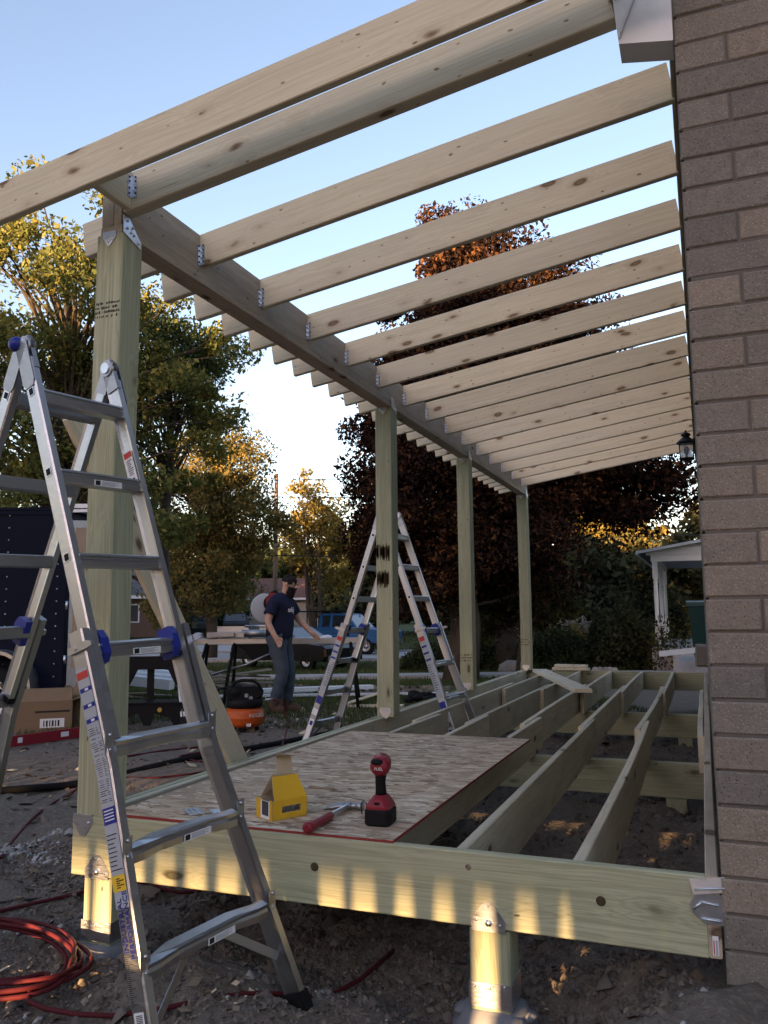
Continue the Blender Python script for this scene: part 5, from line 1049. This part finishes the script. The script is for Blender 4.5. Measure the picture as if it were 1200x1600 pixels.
for sg in (-1, 1): m.tube([(-2.6, sg*.85, 2.0), (.9, sg*.85, 2.02)], .03, 6)
for k in range(3): m.box((-.8, 0, 1.35+.2*k), (.05, 1.5, .07))
m.build('ladder_rack', M['black'], pk)
car('parked_car', 'dark green car facing the street in the left driveway', 'car', 60, -13.1, -1.35, M['cardark'], 'suv')
car('parked_car', 'dark suv parked beside the pale garage across the street', 'car', 59, -10.7, -1.35, M['carblack'], 'suv')
# ---------------------------------------------------------------- houses across the street
def far_house(name, lab, s, l, rz, w, d, wall_h, roof_h, wallm, roofm, wins, garage=None, dz=0, hip=1.6):
    r = yard(name, lab, 'house', s, l, rz, None, dz); m = LM(); m.box((0, d/2, wall_h/2), (w, d, wall_h)); wl = m.build('wall', wallm, r); o = .5
    m = LM(); z = wall_h
    m.add([(-w/2-o, -o, z), (w/2+o, -o, z), (w/2+o, d+o, z), (-w/2-o, d+o, z), (-w/2+hip, d/2, z+roof_h), (w/2-hip, d/2, z+roof_h), (-w/2-o, -o, z-.02), (w/2+o, -o, z-.02), (w/2+o, d+o, z-.02), (-w/2-o, d+o, z-.02)], [(0, 1, 5, 4), (1, 2, 5), (2, 3, 4, 5), (3, 0, 4), (9, 8, 7, 6), (0, 6, 7, 1), (1, 7, 8, 2), (2, 8, 9, 3), (3, 9, 6, 0)]); rf = m.build('roof', roofm, r)
    m = LM(); m.box((0, -o-.02, z-.06), (w+2*o, .05, .18)); m.box((-w/2-o-.02, d/2, z-.06), (.05, d+2*o, .18)); m.box((w/2+o+.02, d/2, z-.06), (.05, d+2*o, .18)); m.build('fascia', M['white'], r)
    for x, zc, ww, hh in wins:
        q = LM(); q.box((x, -.015, zc), (ww, .06, hh)); wf = q.build('window', M['white'], r); q = LM()
        for a in (-1, 1): q.box((x+a*ww*.24, -.05, zc), (ww*.42, .02, hh*.86))
        q.build('pane', M['winglass'], wf)
    if garage:
        x, ww, hh = garage; q = LM(); q.box((x, -.02, hh/2), (ww, .06, hh)); gd = q.build('garage_door', M['siding'], r); q = LM()
        for k in range(4): q.box((x, -.055, hh*(k+.5)/4), (ww*.96, .02, hh/4-.05))
        q.build('door_panels', M['white'], gd)
    m = LM(); m.box((w*.22, d/2+.3, z+roof_h+.1), (.7, .6, 1.0)); m.build('chimney', M['darkbrick'], rf); return r
far_house('suburban_house', 'low brick house with wide brown roof across the street behind the man', 70, -8.8, 0, 13.5, 9, 2.55, 1.9, M['siding'], M['shingle'], [(-5.3, 1.5, 1.5, 1.1), (-2.6, 1.5, 1.2, 1.1)], (4.4, 3.2, 2.1), .25)
far_house('suburban_house', 'dark brick house with grey roof seen just right of the front post', 48, -18.4, .15, 10, 8, 2.4, 1.7, M['darkbrick'], M['greyshingle'], [(-2, 1.4, 1.6, 1.1), (3.2, 1.4, 1.6, 1.1)], None, .6)
far_house('suburban_house', 'farther pale gabled house whose roof shows above the brown roof', 92, -6.2, .4, 9, 8, 3.2, 2.0, M['siding'], M['greyshingle'], [(0, 1.6, 1.4, 1.1)], None, 1.2)
# neighbour's porch at the right
np_ = thing('neighbour_porch', 'white porch with turned columns and gabled roof beside the brick wall', 'porch', (1.2, 21.4, -.8))
FZ = -.20; PX, PY = 1.22, 21.4
m = MB(); m.box((PX+3.0, PY+3.6, FZ-.35), (6.3, 8.2, .70)); m.build('floor', M['concrete'], np_)
for k in range(2): m = MB(); m.box((PX+1.6, PY-.68-.32*k, FZ-.28-.18*k), (2.4, .30, .5)); m.build('step', M['concrete'], np_)
for y in (PY, PY+3.0, PY+6.0):
    m = MB(); c = (PX, y, FZ); m.box((PX, y, FZ+.32), (.14, .14, .64)); m.box((PX, y, FZ+2.16), (.14, .14, .46)); m.lathe([(.066, .62), (.070, .66), (.052, .69), (.060, .73), (.050, .79), (.058, 1.1), (.060, 1.4), (.054, 1.72), (.047, 1.76), (.062, 1.80), (.047, 1.85), (.068, 1.91), (.064, 1.95)], 14, c); m.build('column', M['white'], np_)
m = MB(); m.box((PX+3.1, PY-.02, 2.27), (6.4, .13, .18)); m.box((PX, PY+3.4, 2.27), (.13, 6.7, .18)); m.build('beam', M['white'], np_)
m = MB(); m.prism([(PX-.22, 2.355), (PX+7.4, 2.355), (PX+7.4, 2.5), (PX+4.0, 3.06), (PX-.22, 2.45)], (0, PY-.1, 0), (1, 0, 0), (0, 0, 1), (0, .06, 0)); m.build('gable', M['white'], np_)
for k in range(5): m = MB(); z = 2.40+.10*k; x0 = PX-.15+max(0, (z-2.40)/.145); m.box(((x0+PX+7.2-k*1.0)/2, PY-.107, z), (PX+7.2-k*1.0-x0, .014, .085)); m.build('clapboard', M['white'], np_)
m = MB(); m.prism([(PX-.42, 2.40), (PX+4.0, 3.11), (PX+7.7, 2.55), (PX+7.7, 2.63), (PX+4.0, 3.20), (PX-.44, 2.48)], (0, PY-.35, 0), (1, 0, 0), (0, 0, 1), (0, 8.2, 0)); m.build('roof', M['greyshingle'], np_)
m = MB(); m.prism([(PX-.44, 2.39), (PX+4.0, 3.10), (PX+4.0, 3.17), (PX-.46, 2.465)], (0, PY-.39, 0), (1, 0, 0), (0, 0, 1), (0, .045, 0)); m.box((PX-.45, PY+3.7, 2.42), (.05, 8.2, .11)); m.build('fascia', M['white'], np_)
m = MB(); m.box((PX+3.2, PY+3.7, 2.345), (6.3, 7.4, .02)); m.build('ceiling', M['aludk'], np_)
nh = thing('neighbour_house', 'dark neighbouring house wall behind the white porch', 'house', (7, 29, -.8)); m = MB(); m.box((8, 31.5, 1.0), (10.5, 5, 3.4)); m.build('wall', M['darkbrick'], nh)
m = MB(); m.prism([(2.3, 2.7), (8, 4.9), (13.6, 2.7)], (0, 28.7, 0), (1, 0, 0), (0, 0, 1), (0, 5.6, 0)); m.build('roof', M['greyshingle'], nh)
m = MB(); m.prism([(-.05, 0), (.05, 0), (.04, .06), (-.04, .06)], (1.63, 13.3, .02), (0, 0, 1), (0, 1, 0), (.85, .08, .10)); m.box((2.47, 13.4, .06), (.03, .05, .3)); tag(m.build('gutter_piece', M['white']), 'white length of gutter lying across the far end by the wall', 'gutter')
m = MB(); m.box((2.75, 16.1, -.56), (1.7, 2.6, .72)); m.build('landing', M['concrete'], np_)
bz = -.20; bn = thing('wheelie_bin', 'dark green wheeled rubbish bin standing on the porch landing by the wall', 'bin', (2.46, 15.9, bz)); m = MB()
vs = []
for z, a, b in ((0, .23, .26), (.06, .25, .28), (1.08, .33, .38), (1.1, .34, .39)): vs += [(2.46+sx*a, 15.9+sy*b, bz+z) for sx, sy in ((-1, -1), (1, -1), (1, 1), (-1, 1))]
m.add(vs, [(i*4+k, i*4+(k+1) % 4, i*4+4+(k+1) % 4, i*4+4+k) for i in range(3) for k in range(4)]+[(3, 2, 1, 0), (12, 13, 14, 15)]); m.build('bin_body', M['green'], bn)
m = MB(); m.prism([(-.38, 0), (.42, 0), (.40, .06), (.1, .12), (-.36, .08)], (2.46-.36, 15.9, bz+1.1), (0, 1, 0), (0, 0, 1), (.72, 0, 0)); m.build('lid', M['green'], bn)
m = MB(); m.board((2.29, 11.0, .12), (2.50, 11.02, .11), .30, .34, ch=.03); tag(m.build('stone_block', M['brick']), 'brown stone block against the brick wall beyond the deck', 'block')
# power pole and wires
pl = yard('utility_pole', 'brown wooden utility pole standing by the street', 'pole', 43, -5.75); m = LM(); m.tube([(0, 0, -.3), (.05, 0, 9.35)], [.14, .10], 10); m.build('pole', M['pole'], pl)
m = LM(); m.cyl((.05, 0, 8.85), (.05, -.14, 8.9), .05, 8); m.cyl((.05, 0, 8.0), (.05, -.14, 8.05), .05, 8); m.build('insulator', M['galv'], pl)
pw = Wd(43, -5.75)
def wire(z0, a, za, b, zb_, sag, r, lab):
    A, B = Wd(*a), Wd(*b); A.z, B.z = za, zb_; C = Vector((pw.x+.05, pw.y-.12, pw.z+z0)); pts = []
    for P0, P1 in ((A, C), (C, B)):
        for k in range(13): t = k/12; q = P0.lerp(P1, t); q.z -= sag*4*t*(1-t); pts.append(q)
    m = MB(); m.tube(pts, r, 5); tag(m.build('overhead_wire', M['wire']), lab, 'wire', 'overhead wires on the pole')
wire(9.0, (40, -40), 9.0, (40, 42), 9.3, .5, .016, 'topmost overhead wire strung past the pole')
wire(8.1, (40, -40), 8.6, (38, 40), 7.4, .5, .022, 'second overhead wire from the top of the pole')
wire(5.9, (42, -40), 5.9, (41, 40), 5.6, .5, .022, 'third overhead wire crossing in front of the trees')
wire(5.0, (42, -40), 6.2, (41, 40), 4.6, .6, .03, 'lowest overhead cable crossing in front of the trees')
# ---------------------------------------------------------------- trees
def leafmesh(P, size, flat=.0, up=.25):
    n = len(P); a = rng.normal(0, 1, (n, 3)); a /= np.linalg.norm(a, axis=1)[:, None]; b = rng.normal(0, 1, (n, 3)); b[:, 2] *= .6; b -= a*(a*b).sum(1)[:, None]; b /= np.linalg.norm(b, axis=1)[:, None]
    s = size*rng.lognormal(0, .28, n)[:, None]; w = .52*s; c = np.cross(a, b)*s*.14
    V = np.stack([P-a*s, P-b*w+c, P+a*s, P+b*w+c], 1).reshape(-1, 3); F = np.arange(4*n).reshape(-1, 4); return V, F
def tree(name, lab, s, l, H, lobes, mat, nclump, nleaf, lsize, clr, group=None, trunk_r=.2, branch_z=.25, stems=1, dz=0, cat='tree', shell=.55, fork=None, limbs=1.0):
    """lobes: (x, y, z, rx, ry, rz) ellipsoids in the tree's frame; clumps of leaves on twigs grown from the trunk fill them"""
    r = yard(name, lab, cat, s, l, 0, group, dz); cl = []
    vol = np.array([a[3]*a[4]*a[5] for a in lobes]); vol = vol/vol.sum()
    for (x, y, z, rx, ry, rz), v in zip(lobes, vol):
        k = max(2, int(nclump*v)); d = rng.normal(0, 1, (k, 3)); d /= np.linalg.norm(d, axis=1)[:, None]; q = rng.uniform(shell, 1.0, k)[:, None]**.7
        cl.append(np.array([x, y, z])+d*q*np.array([rx, ry, rz]))
    cl = np.concatenate(cl); m = LM(); tops = []
    for k in range(stems):
        a = rng.uniform(0, 6.28); sp = 0 if stems == 1 else .5
        top = Vector((lobes[0][0]*.6+sp*2*math.cos(a), lobes[0][1]*.6+sp*2*math.sin(a), H*.80)); base = Vector((sp*.5*math.cos(a), sp*.5*math.sin(a), -.1)); pts = [base.lerp(top, t)+Vector(rng.normal(0, .035*H*.25, 3))*(0 < t < 1) for t in (0, .15, .3, .5, .7, .85, 1)]
        m.tube(pts, [trunk_r*(1.25, 1, .85, .6, .4, .25, .08)[i]/(1 if stems == 1 else 1.5) for i in range(7)], 9); tops.append(pts)
    nb = int(len(cl)*limbs)
    for c in cl[rng.permutation(len(cl))[:nb]]:
        pts = tops[rng.integers(len(tops))]; c = Vector(c); zt = max(branch_z*H, min(c.z*.72, H*.7)); tt = np.interp(zt, [p.z for p in pts], range(7)); i = int(min(5, tt)); st = pts[i].lerp(pts[i+1], tt-i); mid = st.lerp(c, .5)+Vector((0, 0, .10*(c-st).length))+Vector(rng.normal(0, .06, 3))*(c-st).length
        R0 = max(.012, trunk_r*.055*(1+(c-st).length*.25)); m.tube([st, st.lerp(mid, .55)+Vector(rng.normal(0, .04, 3)), mid, mid.lerp(c, .55)+Vector(rng.normal(0, .05, 3))*(c-st).length*.4, c], [R0*1.6, R0*1.2, R0*.9, R0*.55, R0*.25], 5, cap=False)
    m.build('trunk', M['bark'], r)
    n = len(cl)*nleaf; ci = np.repeat(np.arange(len(cl)), nleaf); sc = rng.lognormal(0, .3, len(cl))[ci]
    d = rng.normal(0, 1, (n, 3)); d /= np.linalg.norm(d, axis=1)[:, None]; q = rng.random(n)[:, None]**.42; P = cl[ci]+d*q*clr*sc[:, None]*np.array([1.15, 1.15, .72])
    P[:, 2] += .15*clr*np.sin(P[:, 0]*3+P[:, 1]*2)
    V, F = leafmesh(P, lsize); npmesh('crown', V, F, mat, r); return r
M['lf_yel'] = leafm('yellow_green_leaves', (.045, .068, .026), (.10, .125, .042), (.18, .18, .058), (.33, .265, .075))
M['lf_grn'] = leafm('green_leaves', (.036, .056, .028), (.068, .092, .038), (.13, .14, .048))
M['lf_org'] = leafm('orange_brown_leaves', (.055, .062, .028), (.10, .098, .038), (.17, .135, .046), (.27, .175, .055))
M['lf_gold'] = leafm('golden_leaves', (.10, .09, .028), (.22, .175, .05), (.38, .27, .07))
M['lf_purp'] = leafm('dark_purple_leaves', (.010, .009, .009), (.013, .010, .010), (.019, .013, .012), (.036, .020, .016), (.10, .05, .024), (.26, .115, .04), trans=.15)
M['lf_dark'] = leafm('dark_evergreen_leaves', (.026, .035, .022), (.052, .062, .034), (.095, .09, .048), trans=.2)
M['lf_olive'] = leafm('olive_shrub_leaves', (.028, .032, .014), (.06, .062, .026), (.12, .105, .045))
M['plume'] = leafm('pale_grass_plumes', (.18, .16, .13), (.34, .30, .25), (.46, .42, .36))
tree('maple_tree', 'tall yellow green tree behind the trailer at the left edge', 20, -7.6, 12.2, [(-.6, 0, 9.3, 3.6, 3.4, 3.0), (-1.6, .3, 6.6, 3.6, 3.4, 2.3), (2.0, 0, 7.0, 2.3, 2.4, 2.6), (1.6, -.3, 4.6, 2.0, 2.2, 1.5), (-1.0, 0, 4.6, 3.2, 3, 1.3)], M['lf_yel'], 185, 300, .064, .58, None, .34, .22, shell=.3)
tree('maple_tree', 'green leafy tree right of the front post with low hanging branches', 24, -6.3, 10.6, [(-.2, 0, 9.3, 2.0, 2.0, 1.7), (.7, 0, 8.2, 1.3, 1.6, 1.2), (-1.5, 0, 6.8, 1.5, 1.8, 2.2), (-2.3, 0, 4.4, 1.3, 1.5, 1.6)], M['lf_grn'], 85, 420, .060, .58, None, .24, .2, shell=.3)
tree('ash_tree', 'orange brown spreading tree left of the utility pole', 36, -7.6, 11.0, [(0, 0, 8.4, 2.9, 2.6, 2.0), (-1.0, 0, 6.4, 3.0, 2.6, 1.8), (1.3, 0, 6.2, 2.0, 2.4, 2.0), (0, 0, 4.2, 3.0, 2.6, 1.4), (-.6, 0, 2.6, 2.8, 2.4, 1.2)], M['lf_org'], 200, 230, .080, .72, None, .26, .18, shell=.25)
tree('locust_tree', 'thin golden tree with several bare stems right of the utility pole', 47, -3.9, 10.4, [(0, 0, 8.3, 1.6, 1.6, 1.9), (1.3, 0, 6.6, 1.5, 1.5, 1.7), (-1.1, 0, 6.2, 1.3, 1.4, 2.0), (1.2, .2, 4.4, 1.5, 1.3, 1.6)], M['lf_gold'], 100, 110, .105, .60, None, .20, .12, 4, shell=.1)
tree('poplar_tree', 'sunlit orange tree far beyond the low brown roof', 84, -5.4, 10.5, [(0, 0, 6.6, 3.0, 2.6, 3.4), (-3.4, 0, 5.0, 2.2, 2, 2.6)], M['lf_org'], 90, 200, .20, 1.0, None, .3, .15, shell=.2)
tree('purple_maple', 'huge dark purple maple with sunlit orange top behind the deck', 19.5, 1.75, 12.2, [(.5, 0, 10.2, 1.5, 1.5, 1.5), (.7, -.2, 8.6, 3.0, 2.2, 1.9), (.9, -.4, 7.6, 3.2, 2.2, 1.2), (.4, 0, 6.3, 2.9, 3.0, 2.2), (-.2, 0, 4.5, 2.5, 2.6, 1.7), (3.4, 0, 6.1, 2.5, 2.6, 1.7), (3.5, .6, 4.4, 2.6, 2.4, 1.0), (-.4, 0, 2.6, 2.1, 2.2, 1.4), (1.4, .3, 3.2, 1.8, 2.2, 1.4)], M['lf_purp'], 430, 720, .055, .64, None, .36, .14, shell=.2, limbs=.5)
tree('young_tree', 'small olive leaved tree between the third and fourth posts', 21.5, 3.3, 3.0, [(0, 0, 2.1, 1.35, 1.2, .9), (-.7, 0, 1.5, .8, .9, .55), (.9, 0, 1.6, .8, .8, .6)], M['lf_olive'], 90, 85, .075, .30, None, .09, .25, 2, shell=.3)
bgt = [('dark dense evergreen right of the porch columns behind the hedge', 36, 9.6, 5.6, 2.6, 'lf_dark'), ('dark bushy evergreen behind the ornamental grass', 40, 7.9, 4.6, 2.6, 'lf_dark'), ('tall golden tree lit by the sun beyond the dark evergreens', 62, 17.3, 10.5, 4.2, 'lf_gold'), ('yellow tree glimpsed below the maple limb', 70, 18.5, 12.0, 4.0, 'lf_yel'), ('olive tree behind the fourth post beyond the street', 58, 11.5, 7.5, 3.6, 'lf_olive'), ('dark tree behind the white porch roof', 50, 20.5, 9.5, 4.0, 'lf_dark'), ('brown leaved tree beyond the dark evergreens at right', 48, 14.4, 6.4, 3.0, 'lf_org'),
       ('green tree behind the orange brown tree across the street', 64, -16.0, 9.0, 4.6, 'lf_grn'), ('olive tree beyond the dark brick house at left', 60, -25, 10, 5, 'lf_olive'), ('dark tree standing behind the low brown roofed house', 82, -14, 9.5, 4.5, 'lf_grn'), ('dark tree right of the pickup behind the second post', 60, -1.0, 8.0, 3.6, 'lf_dark'), ('dark tree behind the purple maple across the street', 62, 5.5, 8.5, 4.2, 'lf_dark'), ('broad green tree at the far left beyond the trailer', 40, -22, 10, 4.5, 'lf_grn')]
for lab, s, l, H, R_, mt in bgt:
    tree('background_tree', lab, s, l, H, [(0, 0, H*.62, R_, R_, H*.34), (R_*.4, 0, H*.36, R_*.9, R_*.9, H*.25), (-R_*.4, 0, H*.40, R_*.9, R_*.9, H*.26), (0, 0, H*.18, R_*.9, R_*.9, H*.16)], M[mt], 110, 130, .006*s**.85+.06, R_*.26, 'trees beyond the street', .2, .12, shell=.3, limbs=.4)
# far wood closing the view
m_v = []; nT = 340
for k in range(nT):
    a = rng.uniform(-1.15, .95); d = rng.uniform(95, 125); p = Vector((CAM.x-math.sin(YAW-a*0)*0, 0, 0)); x = CAM.x+d*math.sin(a-YAW); y = CAM.y+d*math.cos(a-YAW); h = rng.uniform(4, 8.5)
    P = np.array([x, y, h*.5-.5])+rng.normal(0, 1, (150, 3))*np.array([2.0, 2.0, h*.26]); m_v.append(P)
V, F = leafmesh(np.concatenate(m_v), .42); tag(npmesh('far_wood', V, F, M['lf_olive'], kind='stuff'))
# hedge, grasses, boulder, low planting
def bush(name, lab, cat, s, l, w, d, h, mat, n, ls, grp=None, fl=.25, dz=0):
    r = yard(name, lab, cat, s, l, 0, grp, dz); P = np.stack([rng.uniform(-1, 1, n), rng.uniform(-1, 1, n), rng.random(n)**.7], 1); lump = 1+fl*np.sin(P[:, 0]*w*2.1+1)*np.cos(P[:, 0]*w*4.7)+rng.normal(0, .10, n); k = (1-np.abs(P[:, 0])**6)*(1-.35*np.abs(P[:, 1])**2)
    P = np.stack([P[:, 0]*w, P[:, 1]*d, P[:, 2]*h*lump*k], 1); V, F = leafmesh(P, ls); npmesh('foliage', V, F, mat, r); m = LM()
    for i in range(max(3, int(w*4))): x = rng.uniform(-w*.9, w*.9); m.tube([(x, rng.uniform(-d, d)*.5, -.1), (x+rng.normal(0, .1), 0, h*.6)], [.03, .01], 5)
    m.build('stems', M['bark'], r); return r
M['lf_hedge'] = leafm('hedge_leaves', (.026, .038, .020), (.048, .064, .032), (.085, .095, .048), trans=.15)
bush('hedge', 'long low dark green hedge beyond the far deck rim', 'hedge', 24.3, 5.2, 3.3, .65, 1.12, M['lf_hedge'], 16000, .05)
bush('hedge', 'low ivy like hedge left of the boulder along the lawn', 'hedge', 25.0, 2.0, 1.7, .5, .85, M['lf_hedge'], 7000, .05)
bush('dark_shrub', 'dark rounded shrub between the hedge and the porch columns', 'shrub', 24.2, 7.0, 1.1, .8, 1.7, M['lf_dark'], 9000, .06)
bush('dark_shrub', 'leafy shrub at the foot of the white porch columns', 'shrub', 22.6, 7.75, .6, .45, 1.25, M['lf_olive'], 900, .055)
bush('dark_shrub', 'very tall dark shrub behind the low hedge near the porch', 'shrub', 35, 10.2, 2.4, 1.2, 3.3, M['lf_dark'], 14000, .08)
bush('dark_shrub', 'tall dark shrub behind the hedge under the maple canopy', 'shrub', 36, 6.2, 2.2, 1.2, 3.0, M['lf_dark'], 12000, .08)
bush('ornamental_grass', 'reddish clump at the base of the pale plumes', 'grass clump', 31.5, 7.2, 2.1, .7, 1.15, M['lf_org'], 6000, .07)
og = yard('ornamental_grass', 'row of pale feathery ornamental grass plumes above the hedge', 'grass clump', 32.5, 7.2); P = []
for k in range(150):
    x, y = rng.uniform(-2.2, 2.2), rng.uniform(-.5, .5); h = rng.uniform(1.25, 1.75)*(1-.12*abs(x)); lx = rng.normal(0, .14); t = rng.random(60)**.6; P.append(np.stack([x+lx*t**2*1.6+rng.normal(0, .03, 60), y+rng.normal(0, .03, 60), h*(.55+.45*t)], 1))
V, F = leafmesh(np.concatenate(P), .045); npmesh('plumes', V, F, M['plume'], og)
m = MB(); p = Wd(22.6, 3.45); m.sph((p.x, p.y, p.z+.10), .34, 14, 9, (1.2, 1, .75), nz=.18); tag(m.build('boulder', M['stone']), 'rounded grey boulder on the lawn beside the fourth post', 'boulder')
st_ = Wd(23.0, 3.35); m = MB(); m.tube([(st_.x-.25, st_.y+1, st_.z-.1), (st_.x-.25, st_.y+1, st_.z+1.25)], [.42, .36], 14); tag(m.build('tree_stump', M['bark']), 'thick dark tree stump behind the third and fourth posts', 'stump')
m = MB(); p = Wd(21.2, 5.6)
for k in range(5): m.sph((p.x+.12*k-.25, p.y+rng.normal(0, .05), p.z+.10), .10, 8, 6, nz=.3)
tag(m.build('pale_stones', M['palestone']), 'few pale stones by the hedge beyond the far rim', 'stones')
# ---------------------------------------------------------------- unseen blockers added behind the camera to shape the sunlight
bh_ = thing('shade_block', 'unseen long block on columns added far behind the viewer to shade the site', 'sun_blocker', (-8, -45, -.5))  # added to shadow the site; open below to let low sun through
m = MB(); m.box((-8, -50.5, 10.34), (120, 11, 8.36)); m.build('wall', M['siding'], bh_)
m = MB(); m.box((-8, -50.5, 14.55), (121, 12, .2)); m.build('roof', M['greyshingle'], bh_)
m = MB()
for x in np.arange(-66, 51, 9): m.box((x, -45.4, 2.85), (.5, .5, 6.9)); m.box((x, -55.6, 2.85), (.5, .5, 6.9))
m.build('column', M['concrete'], bh_, kind='stuff')
pf = thing('sun_stripe_fence', 'unseen picket fence added behind the viewer to stripe the low sunlight', 'fence', (0, -6.2, -.5))  # added so its gaps throw sun stripes on the rim board
m = MB(); m.board((-5, -6.22, -.30), (6, -6.22, -.30), .03, .07); m.board((-5, -6.22, 1.02), (6, -6.22, 1.02), .03, .07); m.build('fence_rail', M['spruce'], pf)
m = MB()
x = -5.0
while x < 6: w_ = float(rng.uniform(.035, .085)) if x < 1.25 else .138; m.board((x, -6.2, -.55), (x, -6.2, 1.2), .018, w_, (1, 0, 0)); x += .14  # nearly closed at the right to keep the sun off the brick wall
m.build('pickets', M['spruce'], pf, kind='stuff')
for a, b in ((-5, -.95), (-.42, .86), (1.08, 6)): m = MB(); m.board((a, -6.23, -.05), (b, -6.23, -.05), .02, 1.0); m.build('sun_stop_board', M['spruce'], pf)  # boards added to stop the low sun outside the lit strips
